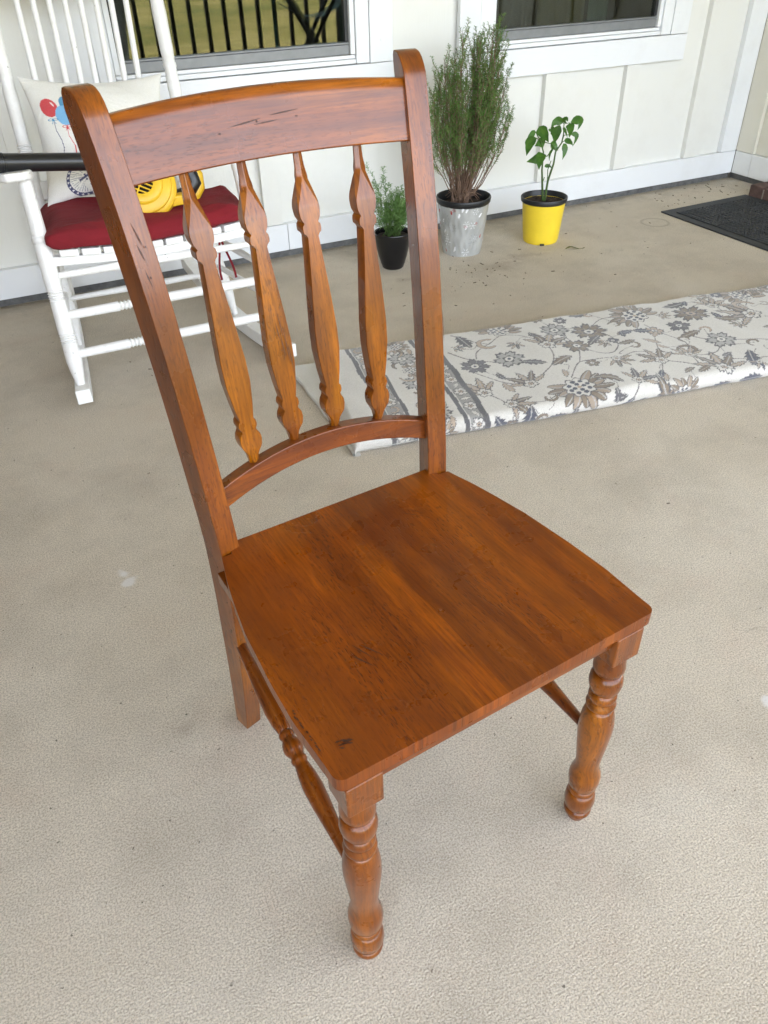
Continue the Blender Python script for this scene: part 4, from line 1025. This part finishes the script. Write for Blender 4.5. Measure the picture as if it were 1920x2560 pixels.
# ------------------------------------------------------------------ leaf blower
bl = tag(empty('leaf_blower', (.375, 2.445, .528)), 'yellow and black leaf blower with black tube lying across the rocking chair', 'leaf blower')
fan_n = Vector((-.12, -.80, .52)).normalized(); q_ = fan_n.to_track_quat('Z', 'X').to_matrix().to_4x4(); c_ = Vector((0, 0.02, .015))
Mf = Matrix.Translation(c_) @ q_
MB().lathe([(-.055, .070), (-.052, .088), (-.040, .097), (-.010, .100), (.004, .099), (.010, .094), (.014, .086), (.022, .084), (.026, .078), (.029, .062), (.034, .060), (.038, .054), (.039, .036), (.0385, .034), (.018, .033), (.018, .004)], Mf, 56).build('fan_housing', M_blow, bl, smooth=35)
MB().lathe([(.0185, .033), (.0186, .001)], Mf, 30).build('intake', M_gloss, bl)
for k in (-2, -1, 0, 1, 2):
    L = math.sqrt(.035**2-(k*.012)**2); MB().box(-L, L, k*.012-.0018, k*.012+.0018, .034, .0385, Mf @ Matrix.Rotation(R(62), 4, 'Z')).build('grille_bar', M_blow, bl, smooth=0)
MB().box(-.002, .002, -.035, .035, .034, .0388, Mf @ Matrix.Rotation(R(62), 4, 'Z')).build('grille_bar', M_blow, bl, smooth=0)
MB().lathe([(0, .011), (.010, .011), (.010, .005), (0, .005)], Mf @ Matrix.Translation((0, 0, -.01)) @ Matrix.Translation(q_.inverted() @ Vector((.106, -.0, -.035))), 20, False).build('hanging_eye', M_blow, bl)
# tube along world -x, resting on the left arm
tz = .681-.528
def tb(a, b, r, name, mat, n=28, cap=True): return MB().tube([a, b], r, n, cap).build(name, mat, bl, smooth=50)
ta = Vector((-.350, -.045, tz-.018)); te = Vector((-.02, .03, tz-.068))
tdir = (te-ta).normalized()
L = (te-ta).length
MB().lathe([(0, .0255), (.002, .0265), (.016, .0265), (.017, .0248), (.022, .0248), (.023, .0268), (.040, .0268), (.041, .0245), (.046, .0242), (.0475, .0228), (.30, .0232), (L, .030)], align(ta-tdir*.045, te), 32).build('blower_tube', M_tube, bl, smooth=35)
wm = simple('worn_white_label', (.62, .60, .58), .7, .3, 90)
V = []; F = []; Mt = align(ta, te); inv = Mt.inverted()
for i in range(7):
    for k in range(5):
        z = .222+i*.0045+.002*math.sin(k*3+i); an = R(-40+k*14) 
        V.append((z, an))
pv = []
side_v = (Mt.to_3x3().inverted() @ Vector((-.2, -.9, .25))).normalized(); a0 = math.atan2(side_v.y, side_v.x)
for (z, an) in V: pv.append(Mt @ Vector((.0236*math.cos(a0+an-R(-12)), .0236*math.sin(a0+an-R(-12)), z)))
mesh('worn_label', pv, [(i*5+k, (i+1)*5+k, (i+1)*5+k+1, i*5+k+1) for i in range(6) for k in range(4)], wm, bl, recalc=False)
# motor, yellow arm, black grip with yellow rim
MB().lathe(smoothprof([(0, .055), (.03, .06), (.07, .055), (.095, .03)]), Matrix.Translation(c_-fan_n*.055) @ (-fan_n).to_track_quat('Z', 'X').to_matrix().to_4x4(), 28).build('motor_cap', M_gloss, bl)
MB().box(-.012, .075, -.018, .018, -.014, .016, Matrix.Translation((.072, .0, -.032)) @ Matrix.Rotation(R(-4), 4, 'Y')).build('handle_arm', M_blow, bl, bevel=.006)
pts = [(.125, .03, -.045), (.15, .03, -.04), (.172, .035, -.012), (.176, .045, .02), (.160, .055, .05), (.13, .06, .085)]
MB().tube(pts, [.012, .016, .017, .015, .014, .012], 16).build('grip_rim', M_blow, bl, smooth=60)
pts = [(.10, .025, -.022), (.135, .02, -.020), (.155, .025, .005), (.150, .035, .035), (.128, .04, .06), (.105, .045, .085), (.09, .05, .11)]
MB().tube(pts, [.014, .020, .023, .021, .018, .017, .016], 18).build('grip', M_tube, bl, smooth=60)

# ------------------------------------------------------------------ pots and plants
def pot(root, rb, rt, h, mat_out, mat_in, rimr=.006, rounded=False, foil=None, soilz=.03):
    pr = []
    if rounded: prof = smoothprof([(0, rb*.97), (.004, rb), (h*.12, rb*1.12), (h*.35, rb*1.38), (h*.65, rb*1.62), (h*.9, rt*.97), (h, rt)], 40)
    else: prof = [(0, rb*.97), (.002, rb), (h*.075, rb+.001), (h*.085, rb+.0025)]+[(h*q, rb+.0025+(rt*.955-rb-.0025)*(q-.085)/.915) for q in (.2, .4, .6, .8, .93)]
    top_r = prof[-1][1]
    return prof
def rim_prof(rt, h, soil):
    return [(h-.014, rt*.955), (h-.012, rt), (h-.001, rt+.001), (h, rt), (h+.0005, rt-.004), (h-.006, rt-.007), (h-.012, rt*.92), (h-soil, rt*.885)]
def soil_disc(parent, r, z, seed):
    V = [(0, 0, z+.004)]; F = []; rr = random.Random(seed)
    for j_ in range(1, 9):
        for k in range(28):
            a = 2*math.pi*k/28; V.append((r*j_/8*math.cos(a), r*j_/8*math.sin(a), z+rr.uniform(-.004, .006)*(1 if j_ < 8 else 0)))
    for k in range(28): F.append((0, 1+k, 1+(k+1) % 28))
    for j_ in range(7):
        for k in range(28): F.append((1+j_*28+k, 1+j_*28+(k+1) % 28, 1+(j_+1)*28+(k+1) % 28, 1+(j_+1)*28+k))
    return mesh('soil', V, F, M_soil, parent, smooth=60)
# yellow pot with pepper plant
yp = tag(empty('potted_plant', (2.105, 2.853, 0)), 'small broad-leaved pepper plant in a bright yellow pot', 'potted plant')
prof = pot(None, .0725, .098, .176, None, None)
prof = [(0, .071), (.0015, .0735), (.010, .0745), (.012, .077)]+[(.012+.158*q, .077+.0155*q) for q in (.25, .5, .75, 1)]+[(.1702, .0915), (.158, .0840), (.02, .068)]
o = MB().lathe(prof, None, 56).build('pot', M_poty, yp, smooth=40)
MB().lathe([(.168, .0935), (.172, .0985), (.186, .1000), (.189, .0985), (.1885, .0945), (.184, .0915), (.160, .0885)], None, 56, False).build('pot_rim', M_potb, yp, smooth=40)
MB().box(-.009, .009, -.004, .004, .0, .008, Matrix.Translation((-.036, -.0655, 0)) @ Matrix.Rotation(R(-28), 4, 'Z')).build('drain_notch', M_potb, yp, smooth=0)
soil_disc(yp, .0905, .166, 2)
PEP = [((-.0922, -.01, .4372), (-.1166, -.026, .4138), (-.1387, -.041, .3737), .0396), ((-.0733, .002, .4475), (-.0949, .004, .4475), (-.1249, -.011, .4155), .0229), ((-.0642, -.005, .4692), (-.0438, -.013, .4505), (-.0255, -.028, .4095), .0459), ((-.019, .004, .4049), (-.0392, .01, .4096), (-.0765, -.005, .3963), .0396),
 ((-.0209, .005, .3473), (-.0537, .013, .3422), (-.109, -.002, .3396), .0375), ((-.0416, -.017, .3689), (-.0752, -.043, .3593), (-.0829, -.058, .3168), .0375), ((.009, -.019, .464), (.0004, -.049, .4428), (-.0251, -.064, .4121), .0417), ((.0683, .013, .467), (.0392, .034, .4867), (.0142, .019, .45), .0313),
 ((.0558, -.01, .4702), (.0508, -.024, .4979), (.0519, -.039, .4806), .0229), ((.0808, -.011, .4669), (.0821, -.027, .4522), (.065, -.042, .4202), .0313), ((.1099, .02, .4627), (.209, .05, .4766), (.1636, .035, .4253), .0313), ((.1033, -.001, .4201), (.1548, -.003, .4279), (.1049, -.018, .3765), .0188),
 ((.0821, .013, .3958), (.1282, .034, .3928), (.1367, .019, .37), .0209), ((.07, -.001, .3904), (.0886, -.002, .3642), (.0609, -.017, .3307), .0229), ((.0093, .006, .3978), (.0342, .014, .3824), (.0465, -.001, .365), .0313), ((.0101, -.014, .3781), (-.0252, -.035, .3685), (-.0286, -.05, .3412), .0104),
 ((-.0107, .005, .3063), (.0161, .013, .3128), (.0233, -.002, .2987), .0146), ((-.0026, .015, .4469), (.0308, .037, .4398), (.0306, .022, .4331), .0104), ((.0591, .001, .45), (.073, .002, .4447), (.079, -.013, .4118), .0125), ((.0087, .01, .4611), (.0277, .024, .4495), (.0261, .009, .4358), .0125)]
PST = [[(-.001, 0, .140), (-.0172, 0, .2387), (-.0256, 0, .2977), (-.0269, 0, .3677), (-.0467, 0, .4123), (-.076, 0, .4508)], [(.0015, 0, .140), (.0099, 0, .2488), (.031, 0, .3137), (.0355, 0, .3624), (.0617, 0, .393), (.0661, 0, .4221), (.0635, 0, .4651), (.0912, 0, .466)], [(.0337, 0, .3663), (.0105, 0, .395), (-.0219, 0, .4041)], [(-.0222, 0, .3484), (-.0053, 0, .3493), (.016, 0, .3721)],
 [(.0617, 0, .393), (.0698, 0, .4217), (.1042, 0, .4198)], [(.0079, 0, .2452), (.0041, 0, .2941), (.0168, 0, .3287)], [(-.0185, 0, .2389), (-.0096, 0, .2669)], [(-.0412, 0, .4062), (-.0596, 0, .421), (-.088, 0, .432)], [(.0617, 0, .393), (.0718, 0, .3993)], [(.0635, 0, .4651), (.0554, 0, .4714)], [(-.0219, 0, .4041), (-.0419, 0, .4118)], [(-.025, 0, .35), (-.035, -.01, .365)]]
for i, s in enumerate(PST):
    r0 = .0052 if i < 2 else .0018
    MB().tube(s, [r0*(1-.72*j_/(len(s)-1)) if i < 2 else r0 for j_ in range(len(s))], 10).build('stem' if i < 2 else 'twig', M_stem, yp, smooth=70)
view = Vector((2.1, 2.85, -.75)).normalized()
for li, (a, b_, c_2, w_) in enumerate(PEP):
    a, b_, c_2 = Vector(a), Vector(b_), Vector(c_2); n = 9; V = []; F = []; rr = random.Random(li)
    tilt = rr.uniform(-.5, .5)
    for i in range(n+1):
        t = i/n; p = a*(1-t)**2+b_*2*t*(1-t)+c_2*t*t; tg = ((b_-a)*(1-t)+(c_2-b_)*t).normalized()
        sdv = tg.cross(view).normalized(); sdv = (sdv*math.cos(tilt)+tg.cross(sdv)*math.sin(tilt)).normalized(); nr = sdv.cross(tg)
        if nr.dot(view) > 0: nr = -nr
        wv = w_*.56*((math.sin(math.pi*t**.62)**.8)*(1-.35*t**3) if 0 < t < 1 else 0.02)*(1+.06*math.sin(t*19+li))
        fold = .25*wv
        V += [p-sdv*wv+nr*fold*.9, p-sdv*wv*.5+nr*fold*.6, p-nr*.0, p+sdv*wv*.5+nr*fold*.6, p+sdv*wv+nr*fold*.9]
    for i in range(n):
        for k in range(4): F.append((i*5+k, i*5+k+1, (i+1)*5+k+1, (i+1)*5+k))
    mesh('leaf', V, F, M_leaf, yp, smooth=80, recalc=False)

def herb(root, base, branches, need_mat, nlen, nw, sprig_n, rs_, stem_mat=M_bark, bare=.3, nneed=24, flo=0):
    sm = MB(); nV = []; nF = []
    for (p0, p1, p2, r0) in branches:
        pts = []
        for i in range(8):
            t = i/7; p = p0*(1-t)**2+p1*2*t*(1-t)+p2*t*t
            p = p+Vector((rs_.uniform(-1, 1), rs_.uniform(-1, 1), 0))*.004*(t > 0); pts.append(p)
        sm.tube(pts, [r0*(1-.7*i/7) for i in range(8)], 5, False)
        def needles(q0, q1, cnt, l):
            ax = (q1-q0); L = ax.length; ax.normalize()
            ref = ax.cross(Vector((0, 0, 1))); ref = ref.normalized() if ref.length > .05 else Vector((1, 0, 0)); rf2 = ax.cross(ref)
            for k in range(cnt):
                t = (k+rs_.random())/cnt; an = rs_.uniform(0, 6.283); o_ = ref*math.cos(an)+rf2*math.sin(an)
                b0_ = q0+(q1-q0)*t; ll = l*rs_.uniform(.7, 1.15)*(1-.35*t)
                d1 = (ax*.75+o_*.8).normalized(); d2 = (ax*.15+o_*1.0+Vector((0, 0, -.35))).normalized()
                m1 = b0_+d1*ll*.5; e1 = m1+d2*ll*.5; sv = d1.cross(o_.cross(ax)).normalized() if False else (d1.cross(Vector((rs_.uniform(-1, 1), rs_.uniform(-1, 1), rs_.uniform(-1, 1))))).normalized()*nw/2
                n0 = len(nV); nV.extend([b0_-sv*.6, b0_+sv*.6, m1+sv, m1-sv, e1]); nF.extend([(n0, n0+1, n0+2, n0+3), (n0+3, n0+2, n0+4)])
        for k in range(sprig_n):
            t = bare+(1-bare)*(k+rs_.random())/sprig_n; i = min(6, int(t*7)); q0 = pts[i]+(pts[i+1]-pts[i])*(t*7-i if t*7-i < 1 else 1)
            ax = (pts[min(i+1, 7)]-pts[i]).normalized(); an = rs_.uniform(0, 6.283)
            dr = (ax*.9+Vector((math.cos(an), math.sin(an), .25))*.55).normalized(); l = rs_.uniform(.03, .075)*(1.1-.4*t)
            q1 = q0+dr*l; q2 = q1+(dr*.5+Vector((0, 0, .8))).normalized()*l*.5
            sm.tube([q0, q1, q2], [r0*.38, r0*.3, r0*.2], 3, False)
            dens = 1 if t > bare+.15 else .35
            needles(q0+(q1-q0)*.25, q1, int(nneed*.6*dens), nlen); needles(q1, q2, int(nneed*.45*dens)+2, nlen)
        needles(pts[6], pts[7]+(pts[7]-pts[6])*.1, int(nneed*.7), nlen)
    tag(sm.build('twigs', stem_mat, root, smooth=70, recalc=False), kind='stuff')
    tag(mesh('foliage', nV, nF, need_mat, root, smooth=0, recalc=False), kind='stuff')
# tall bush in wrapped pot
gp = tag(empty('potted_plant', (1.733, 2.905, 0)), 'tall bushy needle-leaved plant in a silver snowflake-wrapped pot', 'potted plant')
NA, NZ = 260, 130
an_, zq = np.meshgrid(np.linspace(0, 2*math.pi, NA, endpoint=False), np.linspace(0, .212, NZ), indexing='ij')
rad = .081+(.1075-.081)*zq/.212; rad = rad+.0012*np.sin(an_*23+zq*30)*np.sin(zq*40)+.0010*np.sin(an_*11-zq*90)
VV = np.stack([rad*np.cos(an_), rad*np.sin(an_), zq], -1).reshape(-1, 3); gc = np.empty((NA, NZ, 3)); gc[:] = (.47, .48, .47)
blot = .5+.5*np.sin(an_*5+zq*25)*np.sin(an_*3-zq*40+1); gc *= (.88+.2*blot)[..., None]
ax_ = an_*.094
def gstar(cx_, cz_, r, n, c, th=.22):
    dx = (np.mod(ax_-cx_+.2953, .5906)-.2953); dz = zq-cz_; rr = np.hypot(dx, dz); ph = np.arctan2(dz, dx)
    m_ = (rr < r) & (abs(np.mod(ph/(2*math.pi)*n+.5, 1)-.5) < th*(1.0-.55*rr/r)*(.6+.4*np.cos(rr/r*9))); gc[m_] = c
def gleaf(cx_, cz_, l, a, c):
    dx = (np.mod(ax_-cx_+.2953, .5906)-.2953); dz = zq-cz_; X = dx*math.cos(a)+dz*math.sin(a); Y = -dx*math.sin(a)+dz*math.cos(a)
    gc[(X/l)**2+(Y/(l*.38))**2 < 1] = c
gr = random.Random(12)
for k in range(95):
    x_, z_, q = gr.uniform(0, .59), gr.uniform(.01, .205), gr.random()
    if q < .30: gstar(x_, z_, gr.uniform(.012, .02), 6, (.86, .88, .90))
    elif q < .48: gstar(x_, z_, gr.uniform(.016, .026), 8, (.30, .31, .32), .14)
    elif q < .72: gleaf(x_, z_, .010, gr.uniform(.8, 1.6), (.9, .91, .93))
    elif q < .92: gleaf(x_, z_, .0085, gr.uniform(1.0, 2.2), (.45, .04, .03))
    else: gstar(x_, z_, .008, 6, (.42, .05, .04), .4)
ii = np.arange(NA*NZ).reshape(NA, NZ); jn = np.roll(ii, -1, axis=0)
FF = np.stack([ii[:, :-1], jn[:, :-1], jn[:, 1:], ii[:, 1:]], -1).reshape(-1, 4)
colour_mesh('pot_wrap', VV, FF, gc.reshape(-1, 3), attr_mat('silver_foil_wrap', .33, .25, .004, .3), gp)
MB().lathe([(.204, .107), (.210, .1125), (.226, .1145), (.230, .1125), (.2295, .108), (.224, .106), (.185, .100)], None, 56, False).build('pot_rim', M_potb, gp, smooth=40)
soil_disc(gp, .101, .195, 4)
rs_ = random.Random(21); br = []
for k in range(86):
    an = rs_.uniform(0, 6.283); u_ = rs_.random()
    h_ = .30+.30*rs_.random()**.8; rad_ = (.03+.175*rs_.random()**.65)*(1.0 if h_ < .5 else .70)
    if k % 11 == 0: h_ += .07; rad_ *= .8
    p0 = Vector((rs_.gauss(0, .014)-.012, rs_.gauss(0, .014), .195)); tip = Vector((math.cos(an)*rad_+.012, math.sin(an)*rad_*.55-.01, .20+h_))
    if math.cos(an) < -.2: tip.x -= .035; tip.z -= .05
    mid = Vector((tip.x*.75, tip.y*.75, .20+h_*.38)); br.append((p0, mid, tip, .0026))
for (x_, z_) in ((.10, .842), (.085, .83), (-.025, .815), (-.045, .79), (-.125, .71), (.20, .47), (.17, .60), (.16, .68), (-.16, .62), (-.19, .50), (.11, .78), (.02, .76)):
    br.append((Vector((0, 0, .195)), Vector((x_*.8, rs_.uniform(-.03, .03), .20+(z_-.2)*.4)), Vector((x_, rs_.uniform(-.04, .02), z_)), .0026))
herb(gp, None, br, M_need, .019, .0022, 16, rs_, M_bark, .34, 20)
mb = MB()
for k in range(46):
    an = rs_.uniform(0, 6.283); r1 = rs_.uniform(.03, .095); p0 = Vector((rs_.gauss(0, .02), rs_.gauss(0, .02), .22+rs_.uniform(0, .05))); p1 = Vector((math.cos(an)*r1, math.sin(an)*r1, .205+rs_.uniform(0, .05)))
    mb.tube([p0, (p0+p1)/2+Vector((0, 0, rs_.uniform(-.01, .02))), p1], [.0022, .0017, .001], 4, False)
tag(mb.build('dead_twigs', M_bark, gp, smooth=70, recalc=False), kind='stuff')
# small herb in glossy black pot
bp_ = tag(empty('potted_plant', (1.385, 2.872, 0)), 'small fresh-green herb in a rounded glossy black pot behind the chair back', 'potted plant')
MB().lathe(smoothprof([(0, .040), (.004, .044), (.02, .050), (.05, .059), (.09, .068), (.13, .073), (.142, .0745), (.146, .0735), (.143, .070), (.12, .067)], 60), None, 48, True).build('pot', M_gloss, bp_, smooth=60)
soil_disc(bp_, .068, .126, 7)
br = []
for k in range(26):
    an = rs_.uniform(0, 6.283); h_ = rs_.uniform(.05, .16); rad_ = rs_.uniform(.02, .085)
    br.append((Vector((rs_.gauss(0, .02), rs_.gauss(0, .02), .125)), Vector((math.cos(an)*rad_*.7, math.sin(an)*rad_*.6, .125+h_*.5)), Vector((math.cos(an)*rad_, math.sin(an)*rad_*.8, .125+h_)), .0016))
for (x_, z_) in ((-.075, .36), (-.04, .345), (-.055, .30), (-.02, .27), (.03, .27), (-.085, .25), (.06, .25)):
    br.append((Vector((x_*.2, 0, .125)), Vector((x_*.6, -.01, .125+(z_-.125)*.5)), Vector((x_, -.01, z_)), .0017))
herb(bp_, None, br, M_need2, .026, .0023, 6, rs_, M_stem, .1, 20)

# ------------------------------------------------------------------ floor litter
dl = MB(); V = []; F = []
for i in range(9):
    t = i/8; w_ = .008*math.sin(math.pi*min(1, t*1.25))**.8+.0008; x = -.035+.085*t; z = .004+.006*math.sin(t*6); y = -.012*t+.006*math.sin(t*4)
    V += [(x, y-w_, z), (x, y, z+.003), (x, y+w_, z)]
for i in range(8): F += [(i*3, i*3+1, i*3+4, i*3+3), (i*3+1, i*3+2, i*3+5, i*3+4)]
o = mesh('fallen_leaf', V, F, M_dleaf, None, smooth=70, recalc=False); o.location = (2.16, 2.69, 0); o.rotation_euler = (0, 0, R(-5))
tag(o, 'curled dry olive leaf on the concrete in front of the yellow pot', 'leaf')
mb = MB(); lr = random.Random(3)
def crumb(x, y, s):
    a = lr.uniform(0, 3.14); L = s*lr.uniform(.8, 2.6); Mx = Matrix.Translation((x, y, .0012)) @ Matrix.Rotation(a, 4, 'Z') @ Matrix.Rotation(lr.uniform(-.2, .2), 4, 'Y')
    mb.box(-L, L, -s*.35, s*.35, -.0008, .0008+s*.2, Mx)
for k in range(55): crumb(1.6+lr.gauss(.05, .22), 2.62+lr.gauss(0, .13), lr.uniform(.0012, .003))
for k in range(35): crumb(lr.uniform(1.2, 3.4), lr.uniform(2.4, 3.18), lr.uniform(.001, .003))
for k in range(34): crumb(lr.uniform(2.9, 3.5), lr.uniform(2.96, 3.18), lr.uniform(.002, .004))
for k in range(40): crumb(lr.uniform(-.3, 2.6), lr.uniform(.2, 2.3), lr.uniform(.0007, .0016))
for k in range(8): crumb(.26+lr.gauss(0, .05), 2.45+lr.gauss(0, .07), lr.uniform(.0012, .003))
tag(mb.build('debris', M_litter, None, smooth=0, recalc=False), 'dark dry crumbs and needles scattered over the concrete', 'debris', kind='stuff')
# small screw heads on the window trim
for x, z in ((1.505, .778), (3.012, .785)):
    MB().lathe([(0, .006), (.002, .006), (.003, .004)], Matrix.Translation((x, -.0035, z)) @ Matrix.Rotation(R(90), 4, 'X'), 14).build('screw_head', M_trimv, house)
